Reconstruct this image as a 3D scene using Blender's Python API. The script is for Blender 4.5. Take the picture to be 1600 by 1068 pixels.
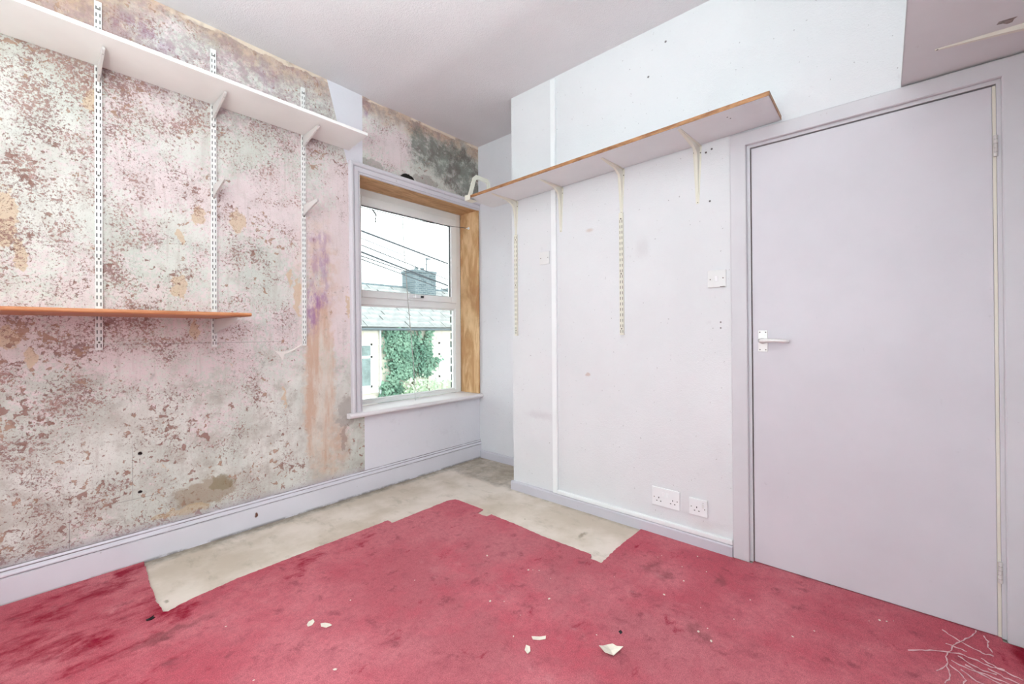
import bpy, bmesh, math, random
from mathutils import Vector, Matrix

# ------------------------------------------------------------------ scene reset
for o in list(bpy.data.objects):
    bpy.data.objects.remove(o, do_unlink=True)
scene = bpy.context.scene
COL = scene.collection
random.seed(7)

# ------------------------------------------------------------------ camera
yaw, pitch, roll = math.radians(41.227), math.radians(0.214), math.radians(-0.409)
F = Vector((math.cos(yaw) * math.cos(pitch), math.sin(yaw) * math.cos(pitch), math.sin(pitch)))
R0 = Vector((math.sin(yaw), -math.cos(yaw), 0))
U0 = R0.cross(F)
Rv = math.cos(roll) * R0 + math.sin(roll) * U0
Uv = -math.sin(roll) * R0 + math.cos(roll) * U0
cam_d = bpy.data.cameras.new('camera')
cam_d.sensor_width = 36.0
cam_d.lens = 36.0 * 662.589 / 1600.0
cam_d.shift_y = (518.49 - 534.0) / 1600.0
cam_d.clip_start = 0.02
cam_d.clip_end = 200
cam = bpy.data.objects.new('camera', cam_d)
COL.objects.link(cam)
m = Matrix.Identity(4)
for i in range(3):
    m[i][0], m[i][1], m[i][2] = Rv[i], Uv[i], -F[i]
m[0][3], m[1][3], m[2][3] = 0.0, 0.0, 1.106
cam.matrix_world = m
scene.camera = cam

# ------------------------------------------------------------------ world: bright overcast sky, exposure
SKY = 1.9
FILL_BULB = 820.0  # bulb strength of the added fill lamp
FILL_BOWL = 20.0  # bowl glow of the added fill lamp
world = bpy.data.worlds.new('overcast_sky')
scene.world = world
world.use_nodes = True
bg = world.node_tree.nodes['Background']
bg.inputs['Color'].default_value = (0.92, 0.98, 1.0, 1)
bg.inputs['Strength'].default_value = SKY
scene.view_settings.view_transform = 'Standard'
scene.view_settings.look = 'None'
scene.view_settings.gamma = 1.0
scene.view_settings.exposure = 0.95
scene.view_settings.use_curve_mapping = False


# ------------------------------------------------------------------ material helpers
def lin(c):
    out = []
    for v in c:
        v /= 255.0
        out.append(v / 12.92 if v <= 0.04045 else ((v + 0.055) / 1.055) ** 2.4)
    return tuple(out) + (1.0,)


class Mat:
    def __init__(s, name, rough=0.6, spec=0.3, metal=0.0):
        s.m = bpy.data.materials.new(name)
        s.m.use_nodes = True
        s.t = s.m.node_tree
        s.b = s.t.nodes['Principled BSDF']
        s.b.inputs['Roughness'].default_value = rough
        s.b.inputs['Specular IOR Level'].default_value = spec
        s.b.inputs['Metallic'].default_value = metal
        s._p = None

    def nd(s, typ, ins=None, **at):
        n = s.t.nodes.new(typ)
        for k, v in at.items():
            setattr(n, k, v)
        for k, v in (ins or {}).items():
            if isinstance(v, bpy.types.NodeSocket):
                s.t.links.new(v, n.inputs[k])
            else:
                n.inputs[k].default_value = v
        return n

    @property
    def P(s):
        if s._p is None:
            s._p = s.nd('ShaderNodeTexCoord').outputs['Object']
        return s._p

    def vm(s, op, a, b=(0, 0, 0)):
        return s.nd('ShaderNodeVectorMath', {0: a, 1: b}, operation=op).outputs[0]

    def mt(s, op, a, b=0.0, clamp=False):
        return s.nd('ShaderNodeMath', {0: a, 1: b}, operation=op, use_clamp=clamp).outputs[0]

    def noise(s, scale, detail=4.0, rough=0.55, dist=0.0, vec=None, off=None, out=0):
        v = vec if vec is not None else s.P
        if off is not None:
            v = s.vm('ADD', v, off if isinstance(off, tuple) else (off, off * 1.7, off * 0.6))
        return s.nd('ShaderNodeTexNoise', {'Vector': v, 'Scale': scale, 'Detail': min(detail, 5.0), 'Roughness': rough,
                                           'Distortion': dist}).outputs[out]

    def ramp(s, f, a, b, lo=0.0, hi=1.0):
        n = s.nd('ShaderNodeMapRange', {0: f, 1: a, 2: b, 3: lo, 4: hi}, interpolation_type='SMOOTHSTEP')
        return n.outputs[0]

    def mix(s, f, a, b, mode='MIX'):
        n = s.t.nodes.new('ShaderNodeMix')
        n.data_type = 'RGBA'
        n.blend_type = mode
        for i, v in ((0, f), (6, a), (7, b)):
            if isinstance(v, bpy.types.NodeSocket):
                s.t.links.new(v, n.inputs[i])
            else:
                n.inputs[i].default_value = v
        return n.outputs[2]

    def ell(s, vec, c, r, soft=0.25):
        d = s.vm('SUBTRACT', vec, c)
        d = s.vm('MULTIPLY', d, (1 / r[0], 1 / r[1], 1 / r[2]))
        l = s.nd('ShaderNodeVectorMath', {0: d}, operation='LENGTH').outputs['Value']
        return s.ramp(l, 1 + soft, max(0.0, 1 - soft))

    def xyz(s, vec=None):
        n = s.nd('ShaderNodeSeparateXYZ', {0: vec if vec is not None else s.P})
        return n.outputs

    def warp(s, scale, amount, detail=4.0, vec=None):
        v = vec if vec is not None else s.P
        n = s.noise(scale, detail, 0.6, out=1, vec=v)
        d = s.vm('SUBTRACT', n, (0.5, 0.5, 0.5))
        d = s.vm('MULTIPLY', d, (amount, amount, amount))
        return s.vm('ADD', v, d)

    def color(s, c):
        if isinstance(c, bpy.types.NodeSocket):
            s.t.links.new(c, s.b.inputs['Base Color'])
        else:
            s.b.inputs['Base Color'].default_value = c

    def bump(s, h, strength=0.3, dist=0.005):
        n = s.nd('ShaderNodeBump', {'Height': h, 'Strength': strength, 'Distance': dist})
        s.t.links.new(n.outputs[0], s.b.inputs['Normal'])


def plain(name, rgb, rough=0.5, spec=0.3, metal=0.0, var=0.06, scale=25.0, bump=0.0):
    a = Mat(name, rough, spec, metal)
    c = lin(rgb)
    n = a.noise(scale, 4, 0.6)
    dark = tuple(v * (1 - 2 * var) for v in c[:3]) + (1,)
    a.color(a.mix(a.ramp(n, 0.35, 0.65), dark, c))
    if bump:
        a.bump(a.noise(scale * 6, 3), bump, 0.002)
    return a.m


def painted(name, rgb, dirt=(150, 140, 140), dirt_amt=0.35, rough=0.5, bump=0.12, spots=True):
    a = Mat(name, rough, 0.35)
    c = lin(rgb)
    v = a.mix(a.ramp(a.noise(3.0, 5), 0.3, 0.7), tuple(x * 0.94 for x in c[:3]) + (1,), c)
    if spots:
        sm = a.ramp(a.noise(22, 6, 0.7, off=5.0), 0.66, 0.74)
        v = a.mix(a.mt('MULTIPLY', sm, dirt_amt), v, lin(dirt))
    a.color(v)
    a.bump(a.noise(90, 4, 0.6), bump, 0.002)
    return a.m


def grooved_paint(name, rgb):
    a = Mat(name, 0.5, 0.3)
    x, y, z = a.xyz()
    c = lin(rgb)
    v = a.mix(a.ramp(a.noise(3.0, 5), 0.3, 0.7), tuple(q * 0.94 for q in c[:3]) + (1,), c)
    n = a.noise(7, 5, 0.7, off=2.0)
    for z0, hw in ((0.1175, 0.0022), (0.1405, 0.0030), (0.1545, 0.0018)):  # darker lines along the moulding grooves
        k = a.ramp(a.mt('ABSOLUTE', a.mt('SUBTRACT', z, z0)), hw, hw * 0.5)
        v = a.mix(a.mt('MULTIPLY', k, a.ramp(n, 0.3, 0.55, 0.3, 0.85)), v, lin((118, 106, 104)))
    k = a.mt('MULTIPLY', a.ramp(z, 0.016, 0.002), a.ramp(n, 0.4, 0.55))
    v = a.mix(a.mt('MULTIPLY', k, 0.7), v, lin((110, 102, 96)))
    sm = a.ramp(a.noise(26, 5, 0.7, off=5.0), 0.68, 0.74)
    v = a.mix(a.mt('MULTIPLY', sm, 0.5), v, lin((128, 116, 116)))
    k = a.ell(a.warp(40, 0.02), (0.865, 2.73, 0.072), (0.008, 9, 0.014), 0.3)
    v = a.mix(k, v, lin((110, 70, 58)))
    a.color(v)
    a.bump(a.noise(90, 4, 0.6), 0.12, 0.002)
    return a.m


def textured_wall(name, rgb, bump=0.42, marks=(), scuffs=True):
    """woodchip-like painted paper, pale lavender"""
    a = Mat(name, 0.65, 0.25)
    c = lin(rgb)
    v = a.mix(a.ramp(a.noise(1.6, 5), 0.35, 0.68), tuple(x * 0.95 for x in c[:3]) + (1,), c)
    w = a.warp(16, 0.06)
    if scuffs:
        sc = a.mt('MULTIPLY', a.ramp(a.noise(7, 6, 0.75, off=3.0), 0.62, 0.75), 0.22)
        v = a.mix(sc, v, lin((168, 158, 162)))
        sp = a.ramp(a.noise(75, 2, 0.5, off=9.0), 0.735, 0.76)
        v = a.mix(a.mt('MULTIPLY', sp, 0.45), v, lin((120, 110, 112)))
    for (cc, rr, rgb2, amt, soft) in marks:
        k = a.ell(w if min(rr) > 0.01 else a.P, cc, rr, soft)
        v = a.mix(a.mt('MULTIPLY', k, amt), v, lin(rgb2))
    a.color(v)
    h = a.mt('ADD', a.mt('MULTIPLY', a.noise(150, 3, 0.6), 0.9), a.mt('MULTIPLY', a.noise(45, 3, 0.5, off=2.0), 0.6))
    a.bump(h, bump, 0.004)
    return a.m


def peeling_wall():
    a = Mat('stripped_plaster_wall', 0.85, 0.12)
    P = a.P
    W1 = a.warp(5.0, 0.16, 5)
    W2 = a.warp(14.0, 0.06, 5)
    x, y, z = a.xyz()
    W20 = a.warp(30.0, 0.015, 2)
    W3 = a.warp(20.0, 0.10, 6)
    # plaster ground: pale grey green to off white
    v = a.mix(a.ramp(a.noise(2.3, 6), 0.40, 0.62), lin((207, 209, 201)), lin((226, 224, 218)))
    v = a.mix(a.ramp(a.noise(9, 5, 0.65, off=4.0), 0.5, 0.72, 0, 0.5), v, lin((196, 190, 180)))
    # lower part of the wall is greyer and grubbier
    low = a.mt('MULTIPLY', a.ramp(z, 1.15, 0.35), a.ramp(a.noise(5, 6, 0.65, off=21.0), 0.42, 0.66))
    v = a.mix(a.mt('MULTIPLY', low, 0.5), v, lin((172, 162, 152)))
    # pink distemper left in clouds
    zone = a.mt('ADD', a.mt('MULTIPLY', a.ell(W1, (0.95, 2.745, 1.55), (0.75, 9, 0.85), 0.5), 0.09),
                a.mt('MULTIPLY', a.ell(W1, (0.0, 2.745, 0.95), (0.35, 9, 0.45), 0.5), 0.08))
    lowz = a.ramp(z, 1.02, 0.80)
    zone = a.mt('ADD', zone, a.mt('MULTIPLY', a.ell(W1, (1.72, 2.745, 2.5), (0.22, 9, 0.2), 0.5), 0.2))
    zone = a.mt('ADD', zone, a.mt('MULTIPLY', a.ell(W1, (1.41, 2.745, 1.4), (0.09, 9, 0.9), 0.5), 0.16))
    zone = a.mt('SUBTRACT', zone, a.mt('MULTIPLY', lowz, 0.10))
    pk = a.mt('ADD', a.noise(2.9, 4, 0.62, off=3.0), zone)
    pk = a.mt('ADD', a.mt('MULTIPLY', a.mt('SUBTRACT', pk, 0.55), 1.1), a.noise(60, 6, 0.72, off=6.0))
    pk = a.ramp(pk, 0.44, 0.62)
    v = a.mix(a.mt('MULTIPLY', pk, 0.8), v, lin((230, 211, 213)))
    # soft grey dirt, heavier low down
    gd = a.ramp(a.noise(7.5, 7, 0.7, off=51.0), 0.47, 0.70)
    gd = a.mt('MULTIPLY', gd, a.ramp(z, 1.1, 0.75, 0.22, 0.62))
    v = a.mix(gd, v, lin((170, 160, 150)))
    sv = a.ramp(a.noise(11, 4, 0.6, vec=a.vm('MULTIPLY', P, (3.4, 1, 0.3)), off=61.0), 0.52, 0.70, 0, 0.3)
    v = a.mix(sv, v, lin((186, 172, 164)))
    # tan paper backing patches
    tn = a.ramp(a.noise(9, 6, 0.6, 0.6, off=17.0), 0.70, 0.715)
    tan = lin((214, 188, 160))
    v = a.mix(a.mt('MULTIPLY', tn, 0.7), v, tan)
    tnn = a.noise(34, 5, 0.7, off=81.0)
    for (cx, cz, rx, rz) in ((0.785, 1.755, 0.040, 0.065), (0.60, 1.745, 0.03, 0.05), (0.525, 1.62, 0.015, 0.04),
                             (-0.07, 1.60, 0.05, 0.13), (-0.02, 1.45, 0.02, 0.06), (0.52, 1.37, 0.03, 0.07),
                             (1.105, 1.33, 0.025, 0.12), (1.06, 1.46, 0.014, 0.06), (0.585, 1.14, 0.020, 0.055),
                             (1.03, 0.72, 0.010, 0.08), (-0.06, 1.10, 0.03, 0.05), (0.01, 1.02, 0.02, 0.05),
                             (1.44, 1.3, 0.010, 0.08), (0.19, 2.2, 0.025, 0.05)):
        k = a.ramp(a.mt('ADD', a.ell(W3, (cx, 2.745, cz), (rx, 9, rz), 0.6), a.mt('MULTIPLY', a.mt('SUBTRACT', tnn, 0.5), 1.1)), 0.46, 0.58)
        v = a.mix(a.mt('MULTIPLY', k, 0.8), v, tan)
    # small red-brown flecks, density follows slow clouds
    band = a.mt('MULTIPLY', a.ell(W1, (0.1, 2.745, 1.12), (0.75, 9, 0.1), 0.5), 0.04)
    topb = a.mt('MULTIPLY', a.ell(W1, (0.5, 2.745, 2.28), (1.0, 9, 0.16), 0.6), 0.05)
    left = a.mt('MULTIPLY', a.ramp(x, 0.75, 0.0), 0.035)
    clear = a.mt('MULTIPLY', a.ell(W1, (1.33, 2.745, 0.9), (0.24, 9, 1.1), 0.4), -0.09)
    bias = a.mt('ADD', a.mt('ADD', band, topb), a.mt('ADD', left, clear))
    dens = a.mt('ADD', a.mt('MULTIPLY', a.mt('SUBTRACT', a.noise(6.5, 5, 0.62, off=7.0), 0.5), 0.55), bias)
    f1 = a.ramp(a.mt('ADD', a.noise(78, 6, 0.72, 0.15), dens), 0.585, 0.64)
    fc = a.mix(a.ramp(a.noise(12, 3, off=31.0), 0.4, 0.6), lin((172, 130, 120)), lin((148, 108, 102)))
    v = a.mix(a.mt('MULTIPLY', f1, 0.8), v, fc)
    # fine pepper
    f0 = a.ramp(a.mt('ADD', a.noise(230, 3, 0.7, off=2.0), a.mt('MULTIPLY', dens, 0.5)), 0.58, 0.68)
    v = a.mix(a.mt('MULTIPLY', f0, 0.6), v, lin((134, 102, 98)))
    # larger chips
    d2 = a.mt('ADD', a.mt('MULTIPLY', a.mt('SUBTRACT', a.noise(3.4, 4, 0.55, off=13.0), 0.5), 0.5), a.mt('ADD', a.mt('MULTIPLY', bias, 0.7), a.mt('MULTIPLY', lowz, 0.035)))
    f2 = a.ramp(a.mt('ADD', a.noise(31, 6, 0.62, 0.4, off=11.0), d2), 0.635, 0.66)
    v = a.mix(a.mt('MULTIPLY', f2, 0.85), v, a.mix(a.ramp(a.noise(6, 2, off=41.0), 0.45, 0.55), lin((176, 140, 120)),
                                                   lin((150, 112, 102))))
    # brown run of damp beside the window
    stz = a.noise(9, 6, 0.7, vec=a.vm('MULTIPLY', P, (1.2, 1, 0.22)), off=4.0)
    stn = a.noise(16, 6, 0.7, off=71.0)
    st = a.mt('ADD', a.ell(W3, (1.245, 2.745, 0.78), (0.105, 9, 0.62), 0.5), a.mt('MULTIPLY', a.mt('SUBTRACT', stn, 0.5), 0.8))
    st = a.mt('MULTIPLY', a.ramp(st, 0.35, 0.8), a.ramp(stz, 0.34, 0.60, 0.35, 0.9))
    st2 = a.mt('MULTIPLY', a.ell(W1, (1.24, 2.745, 1.45), (0.13, 9, 0.40), 0.5), a.ramp(stn, 0.38, 0.62, 0.1, 0.6))
    st3 = a.mt('MULTIPLY', a.ell(W3, (1.31, 2.745, 0.34), (0.12, 9, 0.20), 0.4), a.ramp(stn, 0.36, 0.60, 0.25, 0.75))
    v = a.mix(a.mt('MAXIMUM', a.mt('MAXIMUM', st, st2), st3), v, a.mix(a.ramp(stz, 0.4, 0.6), lin((220, 196, 178)), lin((206, 172, 150))))
    # purple distemper stains
    pn = a.ramp(a.noise(18, 6, 0.7, vec=a.vm('MULTIPLY', P, (1.8, 1, 0.6)), off=8.0), 0.36, 0.60)
    for (cx, cz, rx, rz, am) in ((1.20, 1.27, 0.045, 0.16, 0.75), (1.25, 1.33, 0.06, 0.05, 0.6), (1.27, 1.60, 0.03, 0.09, 0.55),
                                 (1.24, 1.73, 0.075, 0.04, 0.5), (1.22, 1.55, 0.02, 0.1, 0.45), (1.28, 1.45, 0.02, 0.1, 0.4),
                                 (0.33, 2.62, 0.10, 0.05, 0.5), (0.47, 2.55, 0.06, 0.06, 0.4), (0.95, 2.66, 0.08, 0.05, 0.4),
                                 (1.585, 2.71, 0.035, 0.06, 0.7), (1.08, 2.75, 0.12, 0.02, 0.4), (0.95, 2.62, 0.03, 0.1, 0.35)):
        k = a.ell(W2, (cx, 2.745, cz), (rx, 9, rz), 0.5)
        k = a.mt('MULTIPLY', k, pn)
        v = a.mix(a.mt('MULTIPLY', k, am), v, lin((158, 112, 158)))
    # brown-tan band under the ceiling
    tb = a.mt('ADD', z, a.mt('MULTIPLY', a.mt('SUBTRACT', a.noise(3.5, 6, 0.65, off=15.0), 0.5), 0.55))
    tb = a.ramp(tb, 2.60, 2.76)
    v = a.mix(a.mt('MULTIPLY', tb, 0.7), v, a.mix(a.ramp(a.noise(14, 6, 0.7), 0.42, 0.58), lin((201, 166, 140)),
                                                  lin((158, 126, 112))))
    k = a.ell(W1, (0.08, 2.745, 2.60), (0.24, 9, 0.2), 0.5)
    v = a.mix(a.mt('MULTIPLY', k, 0.7), v, a.mix(a.ramp(a.noise(16, 6, 0.7, off=3.0), 0.4, 0.6), lin((188, 154, 130)),
                                                 lin((150, 116, 102))))
    # mauve grime above the long shelf
    k = a.mt('MULTIPLY', a.ell(W1, (0.75, 2.745, 2.52), (0.75, 9, 0.22), 0.5), a.ramp(a.noise(30, 7, 0.75, off=19.0), 0.40, 0.60))
    v = a.mix(a.mt('MULTIPLY', k, 0.6), v, lin((160, 130, 138)))
    # torn pale edge right at the ceiling
    te = a.mt('ADD', z, a.mt('MULTIPLY', a.mt('SUBTRACT', a.noise(13, 4, 0.6, off=23.0), 0.5), 0.06))
    te = a.mt('MULTIPLY', a.ramp(te, 2.765, 2.772), a.ramp(a.noise(5, 3, off=33.0), 0.42, 0.5))
    v = a.mix(te, v, lin((228, 212, 196)))
    # mould above the window
    mo = a.ell(W1, (2.36, 2.745, 2.56), (0.40, 9, 0.17), 0.45)
    mo2 = a.ell(W1, (2.04, 2.745, 2.62), (0.09, 9, 0.13), 0.4)
    mo3 = a.ell(W1, (2.52, 2.745, 2.40), (0.25, 9, 0.10), 0.5)
    mm = a.mt('MAXIMUM', mo, a.mt('MAXIMUM', mo2, mo3))
    mm = a.ramp(a.mt('ADD', a.mt('MULTIPLY', mm, 0.34), a.noise(16, 8, 0.78, off=27.0)), 0.56, 0.90)
    v = a.mix(a.mt('MULTIPLY', mm, 0.85), v, a.mix(a.ramp(a.noise(8, 3, off=1.0), 0.4, 0.6), lin((108, 102, 97)),
                                                  lin((128, 132, 124))))
    # grime along the window head and a dark hole in the plaster
    for (cx, cz, rx, rz, am, cc) in ((1.62, 2.325, 0.10, 0.035, 0.5, (140, 130, 122)), (2.1, 2.33, 0.12, 0.04, 0.5, (140, 128, 120)),
                                     (1.44, 0.61, 0.080, 0.080, 0.8, (176, 168, 162)), (1.42, 0.52, 0.06, 0.04, 0.6, (168, 160, 154)),
                                     (1.40, 0.40, 0.02, 0.08, 0.6, (160, 138, 130)), (0.63, 0.27, 0.14, 0.07, 0.65, (160, 138, 116)),
                                     (0.70, 0.30, 0.06, 0.04, 0.5, (134, 122, 88)), (0.52, 0.20, 0.12, 0.025, 0.5, (204, 176, 138))):
        k = a.ramp(a.mt('ADD', a.ell(W3, (cx, 2.745, cz), (rx, 9, rz), 0.5), a.mt('MULTIPLY', a.mt('SUBTRACT', stn, 0.5), 1.0)), 0.35, 0.7)
        v = a.mix(a.mt('MULTIPLY', k, am), v, lin(cc))
    k = a.ell(W20, (1.925, 2.745, 2.305), (0.062, 9, 0.034), 0.08)
    v = a.mix(k, v, lin((42, 38, 36)))
    # grubby line just above the skirting
    k = a.mt('MULTIPLY', a.ramp(z, 0.20, 0.15), 0.5)
    v = a.mix(k, v, lin((178, 166, 178)))
    # setting-out lines and drill holes
    for (cx, cz, rx, rz) in ((0.333, 0.45, 0.0012, 0.14), (0.36, 0.315, 0.09, 0.0012), (0.62, 1.068, 0.5, 0.0012),
                             (0.12, 0.22, 0.0012, 0.07)):
        k = a.ell(P, (cx, 2.745, cz), (rx, 9, rz), 0.3)
        v = a.mix(a.mt('MULTIPLY', k, 0.5), v, lin((90, 84, 84)))
    for (cx, cz) in ((0.360, 0.531), (0.362, 0.343)):
        k = a.ell(W20, (cx, 2.745, cz), (0.008, 9, 0.008), 0.25)
        v = a.mix(k, v, lin((40, 32, 32)))
    # smooth lavender lining paper left beside and below the window
    xl = a.mt('ADD', 1.297, a.mt('MULTIPLY', a.mt('SUBTRACT', 2.80, z), 0.27))
    m1 = a.mt('MULTIPLY', a.mt('GREATER_THAN', x, xl), a.mt('LESS_THAN', x, 1.552))
    m1 = a.mt('MULTIPLY', m1, a.mt('GREATER_THAN', z, 2.28))
    m2 = a.mt('MULTIPLY', a.mt('GREATER_THAN', x, 1.555), a.mt('LESS_THAN', z, 0.56))
    pp = a.mt('MAXIMUM', m1, m2)
    sc = a.mt('MULTIPLY', a.ramp(a.noise(6, 6, 0.75, off=3.5), 0.55, 0.75), 0.3)
    lav = a.mix(sc, lin((228, 225, 232)), lin((188, 182, 190)))
    v = a.mix(pp, v, lav)
    a.color(v)
    ht = a.mt('ADD', a.mt('MULTIPLY', f1, -0.5), a.mt('MULTIPLY', f2, -0.8))
    ht = a.mt('ADD', ht, a.mt('MULTIPLY', a.noise(60, 4, 0.65), 0.9))
    ht = a.mt('MULTIPLY', ht, a.mt('SUBTRACT', 1.0, a.mt('MULTIPLY', pp, 0.75)))
    ht = a.mt('ADD', ht, a.mt('MULTIPLY', pp, 1.2))
    a.bump(ht, 0.6, 0.004)
    return a.m


def carpet_mat():
    a = Mat('faded_crimson_carpet', 0.95, 0.05)
    W = a.warp(4, 0.2, 5)
    v = a.mix(a.ramp(a.noise(2.2, 5, 0.62), 0.36, 0.66), lin((198, 95, 108)), lin((213, 125, 134)))
    # worn greyish traffic area in the middle
    k = a.mt('MULTIPLY', a.ell(W, (1.35, 1.15, 0), (0.55, 0.75, 9), 0.6), a.ramp(a.noise(3.5, 6, 0.65, off=35.0), 0.36, 0.60))
    v = a.mix(a.mt('MULTIPLY', k, 0.55), v, lin((184, 116, 122)))
    # grubby marks
    g = a.ramp(a.noise(9, 8, 0.74, 0.1, off=5.0), 0.52, 0.72)
    v = a.mix(a.mt('MULTIPLY', g, 0.5), v, lin((158, 84, 94)))
    g2 = a.ramp(a.noise(11, 6, 0.66, 0.2, off=15.0), 0.56, 0.72)
    v = a.mix(a.mt('MULTIPLY', g2, 0.65), v, lin((130, 66, 74)))
    g3 = a.ramp(a.noise(70, 5, 0.75, off=45.0), 0.40, 0.68, 0, 0.45)
    v = a.mix(g3, v, lin((164, 88, 98)))
    # unfaded crimson where furniture stood
    st = a.noise(8, 8, 0.68, 0.2, off=9.0, vec=a.vm('MULTIPLY', a.P, (0.8, 1.3, 1)))
    for (c, r, am) in (((0.10, 2.35, 0), (0.42, 0.40, 9), 1.0), ((0.32, 2.64, 0), (0.09, 0.10, 9), 1.4),
                       ((-0.1, 1.7, 0), (0.5, 0.5, 9), 0.6), ((0.85, 2.12, 0), (0.6, 0.09, 9), 0.7)):
        k = a.ell(W, c, r, 0.6)
        k = a.ramp(a.mt('ADD', a.mt('MULTIPLY', k, 0.20 * am), st), 0.62, 0.86)
        v = a.mix(a.mt('MULTIPLY', k, 0.85), v, lin((150, 24, 50)))
    k = a.ell(a.warp(14, 0.10, 6), (2.22, -0.41, 0), (0.17, 0.095, 9), 0.3)
    v = a.mix(a.mt('MULTIPLY', k, 0.9), v, lin((136, 10, 38)))
    # pale scuffs
    sc = a.ramp(a.noise(6, 6, 0.7, 0.1, off=25.0, vec=a.vm('MULTIPLY', a.P, (1.8, 0.9, 1))), 0.58, 0.78)
    v = a.mix(a.mt('MULTIPLY', sc, 0.35), v, lin((220, 158, 164)))
    WC = a.warp(22, 0.14, 6)
    # dark spots near the door side
    for (c, r) in (((1.62, 0.545, 0), (0.035, 0.022, 9)), ((1.60, 0.50, 0), (0.022, 0.022, 9)), ((1.94, 0.83, 0), (0.06, 0.03, 9)),
                   ((2.02, 0.55, 0), (0.035, 0.02, 9)), ((0.35, 2.0, 0), (0.12, 0.02, 9)), ((1.9, 0.75, 0), (0.03, 0.03, 9))):
        k = a.ell(WC, c, r, 0.9)
        v = a.mix(a.mt('MULTIPLY', k, 0.5), v, lin((110, 66, 66)))
    fine = a.noise(300, 3, 0.75)
    v = a.mix(1.0, v, a.mix(a.ramp(fine, 0.3, 0.7), (0.72, 0.70, 0.71, 1), (1.18, 1.18, 1.18, 1)), 'MULTIPLY')
    a.color(v)
    a.bump(a.mt('ADD', a.mt('MULTIPLY', fine, 0.6), a.mt('MULTIPLY', a.noise(60, 4, 0.7), 0.6)), 0.7, 0.006)
    return a.m


def floor_mat():
    a = Mat('bare_underfloor_board', 0.8, 0.15)
    x, y, z = a.xyz()
    v = a.mix(a.ramp(a.noise(2.5, 6, 0.6), 0.36, 0.66), lin((202, 187, 172)), lin((226, 213, 203)))
    g = a.ramp(a.noise(8, 7, 0.7, 0.2, off=5.0, vec=a.vm('MULTIPLY', a.P, (1.5, 0.7, 1))), 0.52, 0.74)
    v = a.mix(a.mt('MULTIPLY', g, 0.5), v, lin((166, 154, 136)))
    # dirt worked into the edge along the skirtings
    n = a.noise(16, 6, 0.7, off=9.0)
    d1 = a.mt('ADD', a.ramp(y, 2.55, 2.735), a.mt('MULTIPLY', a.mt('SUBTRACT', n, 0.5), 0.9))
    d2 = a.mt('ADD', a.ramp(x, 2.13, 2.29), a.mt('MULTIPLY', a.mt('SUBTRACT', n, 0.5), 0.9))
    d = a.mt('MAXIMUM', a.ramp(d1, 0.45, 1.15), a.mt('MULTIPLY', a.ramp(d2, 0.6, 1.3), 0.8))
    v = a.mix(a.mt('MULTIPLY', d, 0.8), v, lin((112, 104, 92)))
    WF = a.warp(25, 0.06)
    for (c, r) in (((2.0, 1.25, 0), (0.035, 0.012, 9)), ((1.95, 1.62, 0), (0.006, 0.006, 9)), ((0.38, 2.26, 0), (0.008, 0.01, 9))):
        k = a.ell(WF, c, r, 0.7)
        v = a.mix(a.mt('MULTIPLY', k, 0.6), v, lin((120, 106, 84)))
    # worn joints between boards, running across
    a.color(v)
    a.bump(a.mt('ADD', a.noise(30, 5, 0.6), a.mt('MULTIPLY', a.noise(140, 3), 0.4)), 0.25, 0.003)
    return a.m


def ply_mat():
    a = Mat('bare_plywood', 0.6, 0.25)
    w = a.vm('MULTIPLY', a.P, (1.8, 1.8, 0.45))
    g = a.noise(5, 6, 0.62, 1.4, vec=w)
    v = a.mix(a.ramp(g, 0.36, 0.64), lin((196, 150, 104)), lin((230, 196, 152)))
    v = a.mix(a.mt('MULTIPLY', a.ramp(a.noise(2.5, 5, 0.6, off=4.0), 0.5, 0.7), 0.6), v, lin((176, 128, 88)))
    a.color(v)
    a.bump(g, 0.1, 0.002)
    return a.m


def ply_top_mat():
    a = Mat('stained_plywood_soffit', 0.6, 0.25)
    w = a.vm('MULTIPLY', a.P, (0.9, 4.0, 3.0))
    g = a.noise(6, 6, 0.65, 0.8, vec=w)
    v = a.mix(a.ramp(g, 0.36, 0.64), lin((184, 142, 100)), lin((214, 174, 130)))
    a.color(v)
    return a.m


def wood_mat(name, c1, c2, stretch):
    a = Mat(name, 0.45, 0.35)
    w = a.vm('MULTIPLY', a.P, stretch)
    g = a.noise(22, 6, 0.65, 0.4, vec=w)
    a.color(a.mix(a.ramp(g, 0.35, 0.65), lin(c1), lin(c2)))
    a.bump(g, 0.08, 0.001)
    return a.m


def glass_mat():
    mm = bpy.data.materials.new('window_glass')
    mm.use_nodes = True
    t = mm.node_tree
    for n in list(t.nodes):
        t.nodes.remove(n)
    o = t.nodes.new('ShaderNodeOutputMaterial')
    tr = t.nodes.new('ShaderNodeBsdfTransparent')
    tr.inputs[0].default_value = (0.95, 0.975, 0.965, 1)
    gl = t.nodes.new('ShaderNodeBsdfGlossy')
    gl.inputs['Roughness'].default_value = 0.02
    fr = t.nodes.new('ShaderNodeFresnel')
    fr.inputs[0].default_value = 1.35
    mx = t.nodes.new('ShaderNodeMixShader')
    t.links.new(fr.outputs[0], mx.inputs[0])
    t.links.new(tr.outputs[0], mx.inputs[1])
    t.links.new(gl.outputs[0], mx.inputs[2])
    t.links.new(mx.outputs[0], o.inputs[0])
    return mm


def fill_glow_mat(name, strength):
    mm = bpy.data.materials.new(name)
    mm.use_nodes = True
    t = mm.node_tree
    b = t.nodes['Principled BSDF']
    b.inputs['Base Color'].default_value = (0.9, 0.88, 0.85, 1)
    b.inputs['Emission Color'].default_value = (0.82, 0.985, 0.96, 1)
    b.inputs['Emission Strength'].default_value = strength
    return mm


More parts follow.
